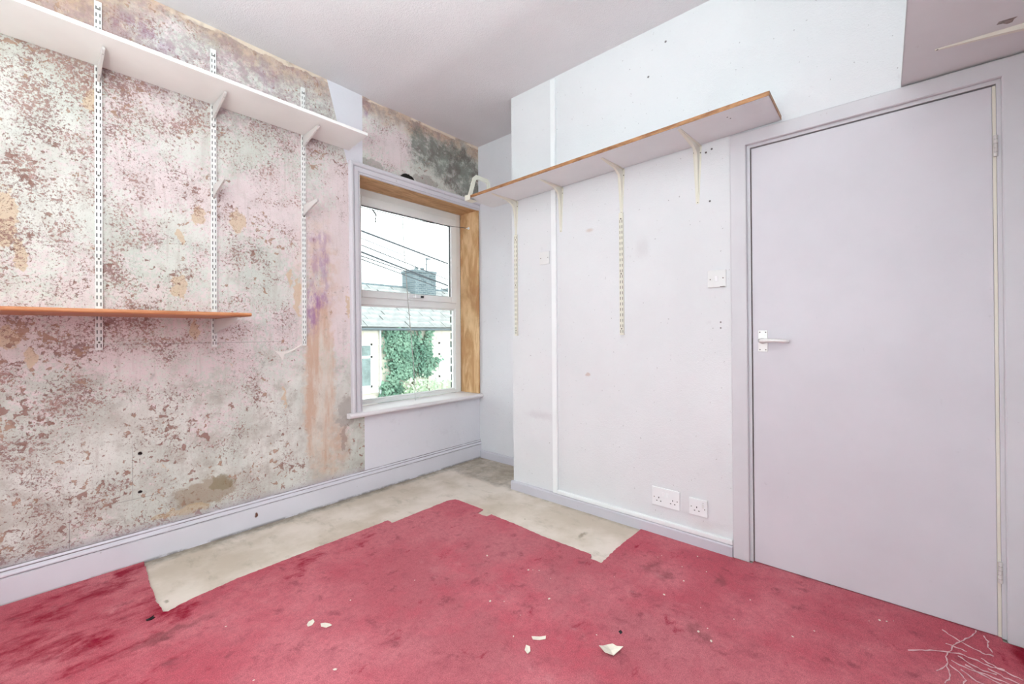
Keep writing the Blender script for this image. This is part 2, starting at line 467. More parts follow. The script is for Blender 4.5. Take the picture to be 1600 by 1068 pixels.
def stone_mat(name, c1, c2, bricks=None):
    a = Mat(name, 0.85, 0.1)
    v = a.mix(a.ramp(a.noise(1.2, 6, 0.65), 0.36, 0.64), lin(c1), lin(c2))
    if bricks:
        w = a.nd('ShaderNodeCombineXYZ', {0: a.xyz()[0], 1: a.xyz()[2], 2: 0.0}).outputs[0]
        br = a.nd('ShaderNodeTexBrick', {'Vector': w, 'Scale': 1.0, 'Brick Width': bricks[0], 'Row Height': bricks[1],
                                         'Mortar Size': 0.012, 'Color1': lin(bricks[2]), 'Color2': lin(bricks[3]),
                                         'Mortar': lin(bricks[4])}).outputs[0]
        v = a.mix(0.75, v, br)
    a.color(v)
    return a.m


M = {}
M['peel'] = peeling_wall()
M['wallB'] = textured_wall('lavender_white_textured_paper', (227, 227, 230), marks=[
    ((2.285, 0.676, 2.024), (9, 0.005, 0.005), (70, 62, 64), 0.95, 0.3), ((2.285, 0.648, 2.034), (9, 0.005, 0.005), (70, 62, 64), 0.95, 0.3),
    ((2.285, 0.659, 1.772), (9, 0.005, 0.005), (70, 62, 64), 0.95, 0.3), ((2.285, 0.613, 1.156), (9, 0.004, 0.004), (120, 110, 112), 0.9, 0.3),
    ((2.285, 0.613, 1.127), (9, 0.004, 0.004), (120, 110, 112), 0.9, 0.3), ((2.285, 0.977, 2.533), (9, 0.006, 0.006), (110, 104, 106), 0.9, 0.3),
    ((2.285, 0.878, 2.685), (9, 0.006, 0.006), (110, 104, 106), 0.9, 0.3), ((2.285, 1.36, 1.74), (9, 0.022, 0.010), (204, 184, 174), 0.6, 0.7),
    ((2.285, 1.02, 1.58), (9, 0.03, 0.05), (206, 200, 203), 0.4, 0.9), ((2.285, 1.38, 0.85), (9, 0.016, 0.012), (200, 170, 160), 0.6, 0.4),
    ((2.285, 1.75, 0.55), (9, 0.10, 0.02), (200, 194, 199), 0.4, 0.9), ((2.285, 0.70, 0.115), (9, 0.06, 0.03), (206, 196, 194), 0.4, 0.9)])
M['wallR'] = textured_wall('lavender_white_recess_paper', (226, 225, 230))
M['wallO'] = textured_wall('plain_lavender_paper', (224, 221, 225), scuffs=False)
M['ceil'] = textured_wall('textured_ceiling_paper', (228, 222, 225), bump=1.0, scuffs=False)
M['floor'] = floor_mat()
M['carpet'] = carpet_mat()
M['skirt'] = painted('lilac_grey_skirting_paint', (224, 219, 230), (120, 112, 116), 0.5)
M['skirtA'] = grooved_paint('lilac_skirting_with_dark_grooves', (224, 220, 228))
M['skirtB'] = painted('lilac_grey_low_skirting_paint', (206, 202, 211), (120, 112, 116), 0.5)
M['door'] = painted('lilac_grey_door_paint', (213, 209, 216), (176, 168, 176), 0.25, rough=0.42, bump=0.05)
M['arch'] = painted('lilac_grey_architrave_paint', (211, 208, 213), (170, 158, 160), 0.4, rough=0.42)
M['winarch'] = painted('lilac_window_trim_paint', (221, 217, 223), (140, 128, 130), 0.5, rough=0.45)
M['sillpaint'] = painted('worn_white_sill_paint', (234, 229, 232), (130, 118, 112), 0.55, rough=0.45)
M['gap'] = plain('gap_shade_and_chip_brown', (118, 104, 98), 0.8, var=0.15)  # brown for the painted door-gap shade, the switch chip and the indicator
M['scuff'] = plain('scuffed_board_core', (158, 148, 142), 0.8, var=0.2, scale=120)
M['chipped'] = painted('chipped_cream_edge', (226, 220, 208), (130, 112, 100), 0.8, rough=0.6)
M['upvc'] = painted('white_upvc', (246, 247, 247), (176, 172, 168), 0.3, rough=0.35, bump=0.02)
M['gasket'] = plain('black_gasket', (70, 74, 78), 0.7)
M['ply'] = ply_mat()
M['plytop'] = ply_top_mat()
M['glass'] = glass_mat()
M['white_metal'] = painted('white_enamel_steel', (238, 236, 234), (190, 184, 178), 0.25, rough=0.4, bump=0.02)
M['cream_metal'] = painted('cream_enamel_steel', (232, 229, 216), (190, 180, 160), 0.3, rough=0.4, bump=0.02)
M['grey_metal'] = painted('light_grey_enamel_steel', (214, 208, 206), (170, 160, 156), 0.3, rough=0.4, bump=0.02)
M['screw'] = plain('dull_screw_steel', (120, 112, 106), 0.45, 0.5, 0.6)
M['slotshade'] = plain('dark_slot_shade', (96, 90, 88), 0.6, 0.3, 0.0)  # dark tone painting the shade behind the upright slots
M['alu'] = plain('satin_aluminium', (232, 229, 228), 0.35, 0.5, 0.15, var=0.03)
M['laminate'] = painted('white_laminate_board', (242, 239, 237), (196, 186, 180), 0.2, rough=0.4, bump=0.02)
M['edgewhite'] = plain('white_edge_strip', (248, 246, 244), 0.4, var=0.02)
M['laminateB'] = painted('off_white_laminate_board', (229, 231, 233), (176, 166, 162), 0.35, rough=0.4, bump=0.02)
M['laminateC'] = painted('grey_white_laminate_board', (224, 224, 225), (170, 160, 156), 0.3, rough=0.45, bump=0.02)
M['chipedge'] = wood_mat('raw_chipboard_edge', (136, 92, 60), (186, 136, 94), (1.0, 0.6, 3.0))
M['oak'] = wood_mat('varnished_orange_brown_wood', (172, 108, 70), (206, 142, 100), (0.25, 3.0, 3.0))
M['plastic'] = painted('white_plastic', (243, 244, 246), (190, 180, 176), 0.3, rough=0.35, bump=0.01)
M['plasticold'] = painted('yellowed_white_plastic', (232, 231, 231), (176, 160, 150), 0.5, rough=0.4, bump=0.02)
M['trunk'] = painted('white_pvc_trunking', (244, 245, 247), (200, 194, 198), 0.25, rough=0.4, bump=0.01)
M['dark'] = plain('dark_hole', (52, 46, 48), 0.8)
M['flake'] = plain('paint_flake_cream', (236, 226, 212), 0.6, var=0.05, scale=60)
M['fibre'] = plain('pale_pink_fibre', (224, 186, 190), 0.8)
M['blackbit'] = plain('black_scrap', (30, 24, 28), 0.7)
M['filler'] = plain('white_filler', (238, 232, 226), 0.8, var=0.04)
M['string'] = plain('thin_white_string', (190, 190, 186), 0.8)
M['wire'] = plain('dark_curtain_wire', (84, 82, 84), 0.5)
M['lamp'] = fill_glow_mat('fill_bulb_glow', FILL_BULB)
M['opal'] = fill_glow_mat('fill_bowl_glow', FILL_BOWL)
M['stone'] = stone_mat('cream_sandstone_facade', (214, 204, 186), (232, 226, 212), (0.6, 0.26, (222, 214, 198), (236, 230, 218), (206, 198, 186)))
M['slate'] = stone_mat('pale_stone_slate', (138, 140, 140), (172, 172, 170))
M['chimbrick'] = stone_mat('grey_chimney_brick', (84, 98, 102), (124, 136, 140), (0.24, 0.09, (70, 86, 92), (118, 130, 136), (140, 146, 146)))
M['brick'] = stone_mat('dark_grey_brick', (66, 72, 68), (98, 104, 98))
M['mortar'] = stone_mat('pale_mortar', (200, 202, 198), (222, 222, 218))
M['gutter'] = plain('grey_gutter', (104, 114, 120), 0.5)
M['farglass'] = plain('far_window_glass', (130, 150, 148), 0.15, 0.6, var=0.2, scale=3)
M['blind'] = plain('pale_blind', (226, 234, 236), 0.7)
M['leaf'] = stone_mat('ivy_leaf', (92, 128, 110), (136, 168, 146))
M['leaf2'] = stone_mat('pale_shrub_leaf', (150, 176, 140), (206, 216, 196))
M['stem'] = plain('ivy_stem', (120, 112, 96), 0.9)
M['ground'] = stone_mat('pale_street', (150, 150, 146), (176, 175, 170))
M['cable'] = plain('black_cable', (70, 74, 80), 0.7)


# ------------------------------------------------------------------ mesh helpers
def box(bm, lo, hi):
    x0, y0, z0 = lo
    x1, y1, z1 = hi
    v = [bm.verts.new(c) for c in ((x0, y0, z0), (x1, y0, z0), (x1, y1, z0), (x0, y1, z0),
                                   (x0, y0, z1), (x1, y0, z1), (x1, y1, z1), (x0, y1, z1))]
    for f in ((3, 2, 1, 0), (4, 5, 6, 7), (0, 1, 5, 4), (1, 2, 6, 5), (2, 3, 7, 6), (3, 0, 4, 7)):
        bm.faces.new([v[i] for i in f])


def loft(bm, rings, caps=True):
    """rings: lists of points of equal count, closed loops"""
    vs = [[bm.verts.new(p) for p in r] for r in rings]
    n = len(vs[0])
    for a, b in zip(vs, vs[1:]):
        for i in range(n):
            bm.faces.new((a[i], a[(i + 1) % n], b[(i + 1) % n], b[i]))
    if caps:
        bm.faces.new(list(reversed(vs[0])))
        bm.faces.new(vs[-1])


def prism(bm, pts, axis, a0, a1):
    """extrude a 2D polygon along axis 'x','y' or 'z'; pts are the other two coordinates in xyz order"""
    def p3(p, t):
        return {'x': (t, p[0], p[1]), 'y': (p[0], t, p[1]), 'z': (p[0], p[1], t)}[axis]
    loft(bm, [[p3(p, a0) for p in pts], [p3(p, a1) for p in pts]])


def tube(bm, path, r, n=8):
    path = [Vector(p) for p in path]
    rings = []
    for i, p in enumerate(path):
        d = (path[min(i + 1, len(path) - 1)] - path[max(i - 1, 0)]).normalized()
        a = d.cross(Vector((0, 0, 1)))
        if a.length < 1e-4:
            a = d.cross(Vector((0, 1, 0)))
        a.normalize()
        b = d.cross(a)
        rr = r[i] if isinstance(r, (list, tuple)) else r
        rings.append([p + rr * (math.cos(2 * math.pi * k / n) * a + math.sin(2 * math.pi * k / n) * b) for k in range(n)])
    loft(bm, rings)


def disc(bm, c, axis, r, h, n=12):
    c = Vector(c)
    d = Vector(axis).normalized()
    tube(bm, [c, c + d * h], r, n)


def new():
    return bmesh.new()


ORG = {}


def obj(name, bm, mat, parent=None, bevel=0.0, seg=2, smooth=False, label=None):
    bmesh.ops.recalc_face_normals(bm, faces=bm.faces)
    if parent is not None:
        bmesh.ops.translate(bm, verts=bm.verts, vec=-ORG.get(parent.name, Vector((0, 0, 0))))
    me = bpy.data.meshes.new(name)
    bm.to_mesh(me)
    bm.free()
    if smooth:
        for p in me.polygons:
            p.use_smooth = True
    o = bpy.data.objects.new(name, me)
    COL.objects.link(o)
    me.materials.append(M[mat] if isinstance(mat, str) else mat)
    if parent is not None:
        o.parent = parent
        ORG[o.name] = ORG.get(parent.name, Vector((0, 0, 0)))
    if bevel:
        b = o.modifiers.new('bevel', 'BEVEL')
        b.width = bevel
        b.segments = seg
        b.limit_method = 'ANGLE'
    if label:
        o['label'] = label
    return o


def tag(o, label, cat, group=None, kind=None):
    o['label'] = label
    o['category'] = cat
    if group:
        o['group'] = group
    if kind:
        o['kind'] = kind
    return o


def thing(name, label, cat, loc=(0, 0, 0), group=None, kind=None):
    o = bpy.data.objects.new(name, None)
    o.empty_display_size = 0.05
    COL.objects.link(o)
    o.location = loc
    ORG[o.name] = Vector(loc)
    return tag(o, label, cat, group, kind)


def copy_tree(o, parent=None, delta=(0, 0, 0)):
    c = o.copy()
    COL.objects.link(c)
    c.parent = parent
    if parent is None:
        c.location = Vector(o.location) + Vector(delta)
        ORG[c.name] = Vector(c.location)
    for ch in list(o.children):
        copy_tree(ch, c)
    return c


def B(name, lo, hi, mat, parent=None, bevel=0.0, seg=2, label=None):
    bm = new()
    box(bm, lo, hi)
    return obj(name, bm, mat, parent, bevel, seg, label=label)


S = dict(kind='structure')
WA, WB, WR, CEIL = 2.745, 2.285, 2.685, 2.79

# ------------------------------------------------------------------ room shell
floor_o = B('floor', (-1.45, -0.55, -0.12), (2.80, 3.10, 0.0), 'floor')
tag(floor_o, 'bare pale grey-beige floor board showing where carpet is cut away', 'floor', **S)

bm = new()
nx, ny = 90, 60
gx = [-1.45 + (2.80 + 1.45) * i / nx for i in range(nx + 1)]
gy = [-0.55 + 3.65 * j / ny for j in range(ny + 1)]


def ceil_z(x, y):
    z = CEIL
    z -= 0.008 * math.exp(-((x - 1.70 - 0.02 * math.sin(y * 2)) / 0.10) ** 2)
    z -= 0.004 * math.sin(2.3 * x + 0.7) * math.sin(1.9 * y)
    if x > 2.2:
        z += 0.0
    return z


lowv = [[bm.verts.new((x, y, ceil_z(x, y))) for y in gy] for x in gx]
for i in range(nx):
    for j in range(ny):
        bm.faces.new((lowv[i][j], lowv[i][j + 1], lowv[i + 1][j + 1], lowv[i + 1][j]))
box(bm, (-1.45, -0.55, CEIL + 0.03), (2.80, 3.10, CEIL + 0.15))
ceil_o = obj('ceiling', bm, 'ceil', smooth=True)
for p in ceil_o.data.polygons[-6:]:
    p.use_smooth = False
tag(ceil_o, 'rough textured pale grey ceiling with a faint ridge', 'ceiling', **S)

bm = new()
XO0, XO1, ZO0, ZO1 = 1.518, 2.678, 0.540, 2.227
box(bm, (-1.45, WA, 0), (XO0, 3.03, 2.84))
box(bm, (XO0, WA, ZO1), (2.80, 3.03, 2.84))
box(bm, (XO0, WA, 0), (2.80, 3.03, ZO0))
box(bm, (XO1, WA, ZO0), (2.80, 3.03, ZO1))
wall_left = obj('wall_left', bm, 'peel')
tag(wall_left, 'stripped plaster wall with peeling pink and grey paint around the window', 'wall', **S)
# outer leaf of the window wall: pale mortar core with dark bricks at the jamb
bm = new()
box(bm, (-1.45, 3.03, -3.2), (1.50, 3.098, 2.9))
box(bm, (1.50, 3.03, 2.27), (3.4, 3.098, 2.9))
box(bm, (1.50, 3.03, -3.2), (3.4, 3.098, 0.50))
box(bm, (2.660, 3.03, 0.50), (3.4, 3.098, 2.27))
obj('mortar_core', bm, 'mortar', wall_left)
bm = new()
box(bm, (2.648, 3.034, 0.512), (2.85, 3.104, 0.572))
br0 = obj('brick', bm, 'brick', wall_left, bevel=0.004, seg=1)
for i in range(1, 22):
    c = br0.copy()
    COL.objects.link(c)
    c.parent = wall_left
    c.location = (0.004 * ((i * 7) % 3 - 1), 0, 0.078 * i)

bm = new()
box(bm, (WR, 1.9, 0), (2.80, 2.76, 2.84))
tag(obj('wall_recess', bm, 'wallR'), 'narrow lavender-white wall strip in the alcove beside the window', 'wall', **S)

bm = new()
box(bm, (WB, 0.516, 0), (2.80, 1.995, 2.84))
box(bm, (WB, -0.55, 0), (2.80, -0.346, 2.84))
box(bm, (WB, -0.346, 2.030), (2.80, 0.516, 2.84))
box(bm, (2.365, -0.346, 0), (2.80, 0.516, 2.030))  # solid backing behind the door, added to block light through its gaps
tag(obj('wall_right', bm, 'wallB'), 'pale lavender textured wall with the door and the long shelf', 'wall', **S)

bm = new()
BY0, BY1, BZ0, BZ1 = 0.15, 2.35, 0.75, 2.40
box(bm, (-1.45, -0.55, 0), (-1.35, BY0, 2.84))
box(bm, (-1.45, BY1, 0), (-1.35, 2.745, 2.84))
box(bm, (-1.45, BY0, BZ1), (-1.35, BY1, 2.84))
box(bm, (-1.45, BY0, 0), (-1.35, BY1, BZ0))
tag(obj('wall_back', bm, 'wallO'), 'plain lavender wall with an added wide window opposite the door wall', 'wall', **S)
w2 = thing('fill_window', 'added wide white fill window in the wall opposite the door', 'window', (-1.40, 1.25, BZ0), kind='structure')  # unseen window, added to let in fill light
bm = new()
for a_, b_ in (((BY0, BZ0), (BY0 + 0.06, BZ1)), ((BY1 - 0.06, BZ0), (BY1, BZ1)), ((BY0 + 0.06, BZ0), (BY1 - 0.06, BZ0 + 0.06)),
               ((BY0 + 0.06, BZ1 - 0.06), (BY1 - 0.06, BZ1)), ((1.22, BZ0 + 0.06), (1.28, BZ1 - 0.06))):
    box(bm, (-1.44, a_[0], a_[1]), (-1.38, b_[0], b_[1]))
obj('frame', bm, 'upvc', w2)
B('glass_pane', (-1.412, BY0 + 0.06, BZ0 + 0.06), (-1.408, 1.22, BZ1 - 0.06), 'glass', w2)
B('glass_pane', (-1.412, 1.28, BZ0 + 0.06), (-1.408, BY1 - 0.06, BZ1 - 0.06), 'glass', w2)
tag(B('wall_front', (-1.35, -0.55, 0), (2.285, -0.43, 2.84), 'wallO'), 'plain lavender wall facing the window wall', 'wall', **S)

# skirtings
bm = new()
prof = [(WA, 0), (2.727, 0), (2.727, 0.114), (2.7315, 0.1155), (2.7315, 0.1195), (2.7255, 0.121), (2.7245, 0.126), (2.727, 0.131), (2.735, 0.1345), (2.737, 0.140),
        (2.733, 0.1425), (2.731, 0.146), (2.733, 0.150), (2.739, 0.155), (WA, 0.156)]
prism(bm, prof, 'x', -1.35, 2.685)
tag(obj('baseboard_left', bm, 'skirtA'), 'tall lilac skirting board with grooved moulding below peeling wall', 'baseboard', **S)
bm = new()
prism(bm, [(WR, 0), (2.669, 0), (2.669, 0.058), (2.675, 0.066), (WR, 0.067)], 'y', 1.9, 2.725)
tag(obj('baseboard_recess', bm, 'skirtB'), 'low lilac skirting in the alcove beside the window', 'baseboard', **S)
bm = new()
prism(bm, [(WB, 0), (2.264, 0), (2.264, 0.053), (2.269, 0.060), (WB, 0.061)], 'y', 0.5635, 2.006)
tag(obj('baseboard_right', bm, 'skirtB'), 'low lilac skirting under the white trunking and sockets', 'baseboard', **S)

# ------------------------------------------------------------------ carpet
pts = [(0.372, 2.726), (0.369, 2.71), (0.362, 2.58), (0.353, 2.469), (0.352, 2.38), (0.348, 2.289), (0.351, 2.22), (0.354, 2.175),
       (0.366, 2.162), (0.45, 2.188), (0.622, 2.212), (0.80, 2.214), (1.0, 2.216), (1.2, 2.214), (1.403, 2.218), (1.401, 2.168), (1.60, 2.172),
       (1.828, 2.175), (1.875, 2.153), (1.878, 2.02), (1.878, 1.896), (1.813, 1.886), (1.818, 1.809), (1.858, 1.804), (1.852, 1.60),
       (1.838, 1.391), (1.842, 1.25), (1.842, 1.1), (1.807, 1.087), (1.807, 1.024), (1.90, 1.030), (1.997, 1.035), (2.12, 1.034), (2.2615, 1.032)]
rag = []
rnd = random.Random(3)
for i, p in enumerate(pts[:-1]):
    q = pts[i + 1]
    n = max(1, int(math.hypot(q[0] - p[0], q[1] - p[1]) / 0.012))
    for k in range(n):
        t = k / n
        j = 0.0028 if 0 < i else 0.0
        rag.append((p[0] + (q[0] - p[0]) * t + rnd.uniform(-j, j), p[1] + (q[1] - p[1]) * t + rnd.uniform(-j, j)))
rag += [pts[-1], (2.2615, 0.5660), (2.2650, 0.5655), (2.2650, 0.478), (2.30, 0.478), (2.30, -0.309), (2.2650, -0.309), (2.2650, -0.43),
        (-1.35, -0.43), (-1.35, 2.726)]
bm = new()
vs = [bm.verts.new((p[0], p[1], 0.0005)) for p in rag]
f = bm.faces.new(vs)
r = bmesh.ops.extrude_face_region(bm, geom=[f])
bmesh.ops.translate(bm, verts=[e for e in r['geom'] if isinstance(e, bmesh.types.BMVert)], vec=(0, 0, 0.0065))
bmesh.ops.triangulate(bm, faces=bm.faces)
tag(obj('carpet', bm, 'carpet'), 'faded crimson-pink carpet with cut ragged edges and stains', 'carpet')


# ------------------------------------------------------------------ window wall: trims, lining, sill, window
def arch_profile():
    # (distance outward from the opening, thickness)
    return [(0.0, 0.0), (0.0, 0.013), (0.008, 0.016), (0.010, 0.009), (0.014, 0.009), (0.016, 0.016), (0.042, 0.018), (0.044, 0.011), (0.048, 0.011),
            (0.051, 0.022), (0.057, 0.027), (0.064, 0.029), (0.072, 0.028), (0.077, 0.022), (0.078, 0.0)]


t1 = thing('trim_1', 'lilac moulded wooden architrave round the window', 'trim', (1.53, WA, 0.55), kind='structure')
pf = arch_profile()
bm = new()
XI, ZI = 1.522, 2.222
loft(bm, [[(XI - w + 0.012 * 1, WA - d, 0.572) for w, d in pf], [(XI - w, WA - d, ZI + w) for w, d in pf]])
obj('architrave_leg', bm, 'winarch', t1)
bm = new()
loft(bm, [[(XI - w, WA - d, ZI + w) for w, d in pf], [(2.684, WA - d, ZI + w - 0.008) for w, d in pf]])
obj('architrave_head', bm, 'winarch', t1)

t2 = thing('trim_2', 'bare plywood boards lining the window opening', 'window lining', (2.1, 2.85, 0.57), kind='structure')
B('side_board', (2.664, WA - 0.012, 0.572), (2.677, 2.968, 2.214), 'ply', t2)
B('side_board', (1.519, WA + 0.001, 0.572), (1.531, 2.968, 2.214), 'ply', t2)
B('head_board', (1.519, WA + 0.001, 2.214), (2.677, 2.968, 2.226), 'plytop', t2)

bm = new()
zt, zb_, yf = 0.571, 0.538, 2.694
prof = [(2.966, zb_), (2.966, zt)] + [(yf + 0.016 - 0.0165 * math.cos(math.radians(a)), (zt + zb_) / 2 + 0.0165 * math.sin(math.radians(a))) for a in range(90, -91, -20)]
prism(bm, [(p[0], p[1]) for p in prof if p[0] < 2.7449] and [q if q[0] < WA else (WA, q[1]) for q in prof], 'x', 1.425, 2.683)
box(bm, (1.531, WA - 0.001, zb_ + 0.004), (2.664, 2.967, zt))
sill = obj('trim_3', bm, 'sillpaint')
tag(sill, 'worn white wooden window sill with rounded nosing', 'sill', **S)

w1 = thing('window_1', 'white plastic window with opening top light over fixed pane', 'window', (2.1, 2.99, 0.572), kind='structure')
FY0, FY1 = 2.969, 3.028
bm = new()
box(bm, (1.532, FY0, 0.572), (1.597, FY1, 2.213))
box(bm, (2.600, FY0, 0.572), (2.663, FY1, 2.213))
box(bm, (1.597, FY0, 2.150), (2.600, FY1, 2.213))
box(bm, (1.597, FY0, 0.572), (2.600, FY1, 0.600))
box(bm, (1.597, FY0, 1.335), (2.600, FY1, 1.395))
obj('frame', bm, 'upvc', w1, bevel=0.004)
# glazing beads of the lower pane
bm = new()
gx0, gx1, gz0, gz1 = 1.597, 2.600, 0.600, 1.335
bd = 0.012
box(bm, (gx0, FY0 + 0.012, gz0), (gx0 + bd, FY0 + 0.03, gz1))
box(bm, (gx1 - bd, FY0 + 0.012, gz0), (gx1, FY0 + 0.03, gz1))
box(bm, (gx0 + bd, FY0 + 0.012, gz0), (gx1 - bd, FY0 + 0.03, gz0 + bd))
box(bm, (gx0 + bd, FY0 + 0.012, gz1 - bd), (gx1 - bd, FY0 + 0.03, gz1))
obj('glazing_bead', bm, 'upvc', w1)
B('glass_pane', (gx0, FY0 + 0.031, gz0), (gx1, FY0 + 0.035, gz1), 'glass', w1)
sash = None
bm = new()
sx0, sx1, sz0, sz1 = 1.592, 2.606, 1.390, 2.155
iw = 0.066
box(bm, (sx0, FY0 - 0.016, sz0), (sx0 + iw, FY0 + 0.034, sz1))
box(bm, (sx1 - iw, FY0 - 0.016, sz0), (sx1, FY0 + 0.034, sz1))
box(bm, (sx0 + iw, FY0 - 0.016, sz1 - iw), (sx1 - iw, FY0 + 0.034, sz1))
box(bm, (sx0 + iw, FY0 - 0.016, sz0), (sx1 - iw, FY0 + 0.034, sz0 + iw - 0.012))
sash = obj('opening_sash', bm, 'upvc', w1, bevel=0.004)
bm = new()
a0, a1, c0, c1 = sx0 + iw, sx1 - iw, sz0 + iw - 0.012, sz1 - iw
for lo, hi in (((a0, c0), (a0 + 0.004, c1)), ((a1 - 0.004, c0), (a1, c1)), ((a0, c1 - 0.005), (a1, c1)), ((a0, c0), (a1, c0 + 0.003))):
    box(bm, (lo[0], FY0 + 0.002, lo[1]), (hi[0], FY0 + 0.012, hi[1]))
obj('gasket', bm, 'gasket', sash)
B('glass_pane', (a0, FY0 + 0.013, c0), (a1, FY0 + 0.017, c1), 'glass', sash)
bm = new()
box(bm, (2.075, FY0 - 0.026, 1.408), (2.175, FY0 - 0.016, 1.432))
tube(bm, [(2.125, FY0 - 0.024, 1.42), (2.125, FY0 - 0.045, 1.42)], 0.011, 10)
prism(bm, [(2.118, 1.409), (2.20, 1.413), (2.20, 1.427), (2.118, 1.431)], 'y', FY0 - 0.052, FY0 - 0.040)
obj('window_handle', bm, 'plastic', sash, bevel=0.002)
B('handle_lock', (2.172, FY0 - 0.056, 1.411), (2.200, FY0 - 0.040, 1.429), 'gasket', sash)

# curtain wire with its hooks and hanging string
cw = thing('curtain_wire', 'thin curtain wire stretched across the top of the window', 'wire', (2.66, 2.86, 2.07))
bm = new()
tube(bm, [(1.545, 2.86, 2.038), (2.0, 2.86, 2.034), (2.4, 2.86, 2.05), (2.655, 2.855, 2.072)], 0.0024, 6)
obj('wire', bm, 'wire', cw)
bm = new()
disc(bm, (2.664, 2.852, 2.072), (-1, 0, 0), 0.012, 0.006, 14)
tube(bm, [(2.659, 2.852, 2.072), (2.640, 2.854, 2.070), (2.632, 2.855, 2.066), (2.634, 2.855, 2.062)], 0.003, 8)
obj('hook', bm, 'plastic', cw, label='small white screw hook in plywood')
bm = new()
tube(bm, [(1.69, 2.858, 2.037), (1.70, 2.857, 2.03), (1.716, 2.857, 2.012), (1.722, 2.857, 2.0), (1.717, 2.857, 1.975), (1.716, 2.857, 1.95), (1.721, 2.857, 1.948)], 0.005, 6)
obj('dangling_hook', bm, 'wire', cw)
bm = new()
tube(bm, [(1.958, 2.86, 2.035), (1.962, 2.86, 1.93), (1.968, 2.86, 1.81), (1.972, 2.86, 1.74), (1.978, 2.86, 1.68), (1.984, 2.86, 1.60), (1.990, 2.86, 1.54),
          (2.0, 2.86, 1.42), (2.01, 2.86, 1.31), (2.03, 2.86, 1.11), (2.055, 2.86, 0.85), (2.068, 2.86, 0.572)], 0.0028, 6)
tag(obj('hanging_string', bm, 'string'), 'thin pale string hanging down in front of the window panes', 'string')

# ------------------------------------------------------------------ door, frame, architrave
d1 = thing('door_1', 'flush lilac-grey door with silver lever handle', 'door', (2.30, 0.09, 0.008), kind='structure')
dl = B('door_leaf', (2.289, -0.3000, 0.010), (2.326, 0.4715, 1.983), 'door', d1, bevel=0.0015, seg=1)
bm = new()
box(bm, (2.286, 0.4765, 0.0075), (2.364, 0.5155, 2.029))
box(bm, (2.286, -0.3455, 0.0075), (2.364, -0.3095, 2.029))
box(bm, (2.286, -0.3095, 1.9885), (2.364, 0.4765, 2.029))
box(bm, (2.330, -0.3095, 0.0075), (2.364, -0.290, 1.9885))
box(bm, (2.330, 0.458, 0.0075), (2.364, 0.4765, 1.9885))
box(bm, (2.330, -0.290, 1.970), (2.364, 0.458, 1.9885))
obj('door_frame', bm, 'arch', d1)
B('chipped_edge', (2.2884, -0.3088, 0.010), (2.30, -0.3004, 1.983), 'chipped', d1, label='cream chipped paint along hinge edge')
B('gap_shade_strip', (2.300, 0.4722, 0.012), (2.31, 0.4763, 1.983), 'gap', d1)  # dark strip painting the shade into the door gap
h = None
bm = new()
box(bm, (2.2850, 0.4095, 1.013), (2.2890, 0.4485, 1.113))
h = obj('handle_plate', bm, 'alu', d1, bevel=0.001)
bm = new()
disc(bm, (2.2865, 0.429, 1.064), (-1, 0, 0), 0.013, 0.022, 18)
tube(bm, [(2.262, 0.436, 1.064), (2.252, 0.428, 1.065), (2.246, 0.412, 1.0655), (2.246, 0.370, 1.066), (2.248, 0.335, 1.064), (2.252, 0.320, 1.062)],
     [0.010, 0.0105, 0.0095, 0.0085, 0.008, 0.0065], 12)
tube(bm, [(2.268, 0.429, 1.064), (2.250, 0.429, 1.064)], 0.0105, 14)
obj('lever', bm, 'alu', h, smooth=True)
for (yy, zz) in ((0.441, 1.104), (0.417, 1.104), (0.441, 1.022), (0.417, 1.022)):
    bm = new()
    disc(bm, (2.2851, yy, zz), (-1, 0, 0), 0.0032, 0.0006, 10)
    obj('screw', bm, 'screw', h)
for zc in (1.765, 0.242):
    bm = new()
    for k in range(5):
        z0 = zc - 0.038 + 0.0152 * k
        tube(bm, [(2.283, -0.3065, z0 + 0.0006), (2.283, -0.3065, z0 + 0.0146)], 0.0058, 12)
    hg = obj('hinge', bm, 'grey_metal', d1)
bm = new()
tube(bm, [(2.292, 0.4742, 1.05), (2.292, 0.4742, 1.075)], 0.002, 6)
obj('latch_tongue', bm, 'screw', d1)

t4 = thing('trim_4', 'flat lilac-grey architrave framing the door', 'trim', (2.28, 0.09, 0.007), kind='structure')
AX0, AX1 = 2.2665, 2.2848
pfd = [(0.0, 0.0), (0.0, 0.014), (0.003, 0.0175), (0.066, 0.0185), (0.071, 0.016), (0.072, 0.0)]
ia, ib, iz = 0.4905, -0.3205, 2.002
bm = new()
loft(bm, [[(WB - d, ia + w, 0.0075) for w, d in pfd], [(WB - d, ia + w, iz + w * 0.88) for w, d in pfd]])
obj('architrave_leg', bm, 'arch', t4)
bm = new()
loft(bm, [[(WB - d, ib - w, 0.0075) for w, d in pfd], [(WB - d, ib - w, iz + w * 0.88) for w, d in pfd]])
obj('architrave_leg', bm, 'arch', t4)
bm = new()
loft(bm, [[(WB - d, ia + w, iz + w * 0.88) for w, d in pfd], [(WB - d, ib - w, iz + w * 0.88) for w, d in pfd]])
obj('architrave_head', bm, 'arch', t4)


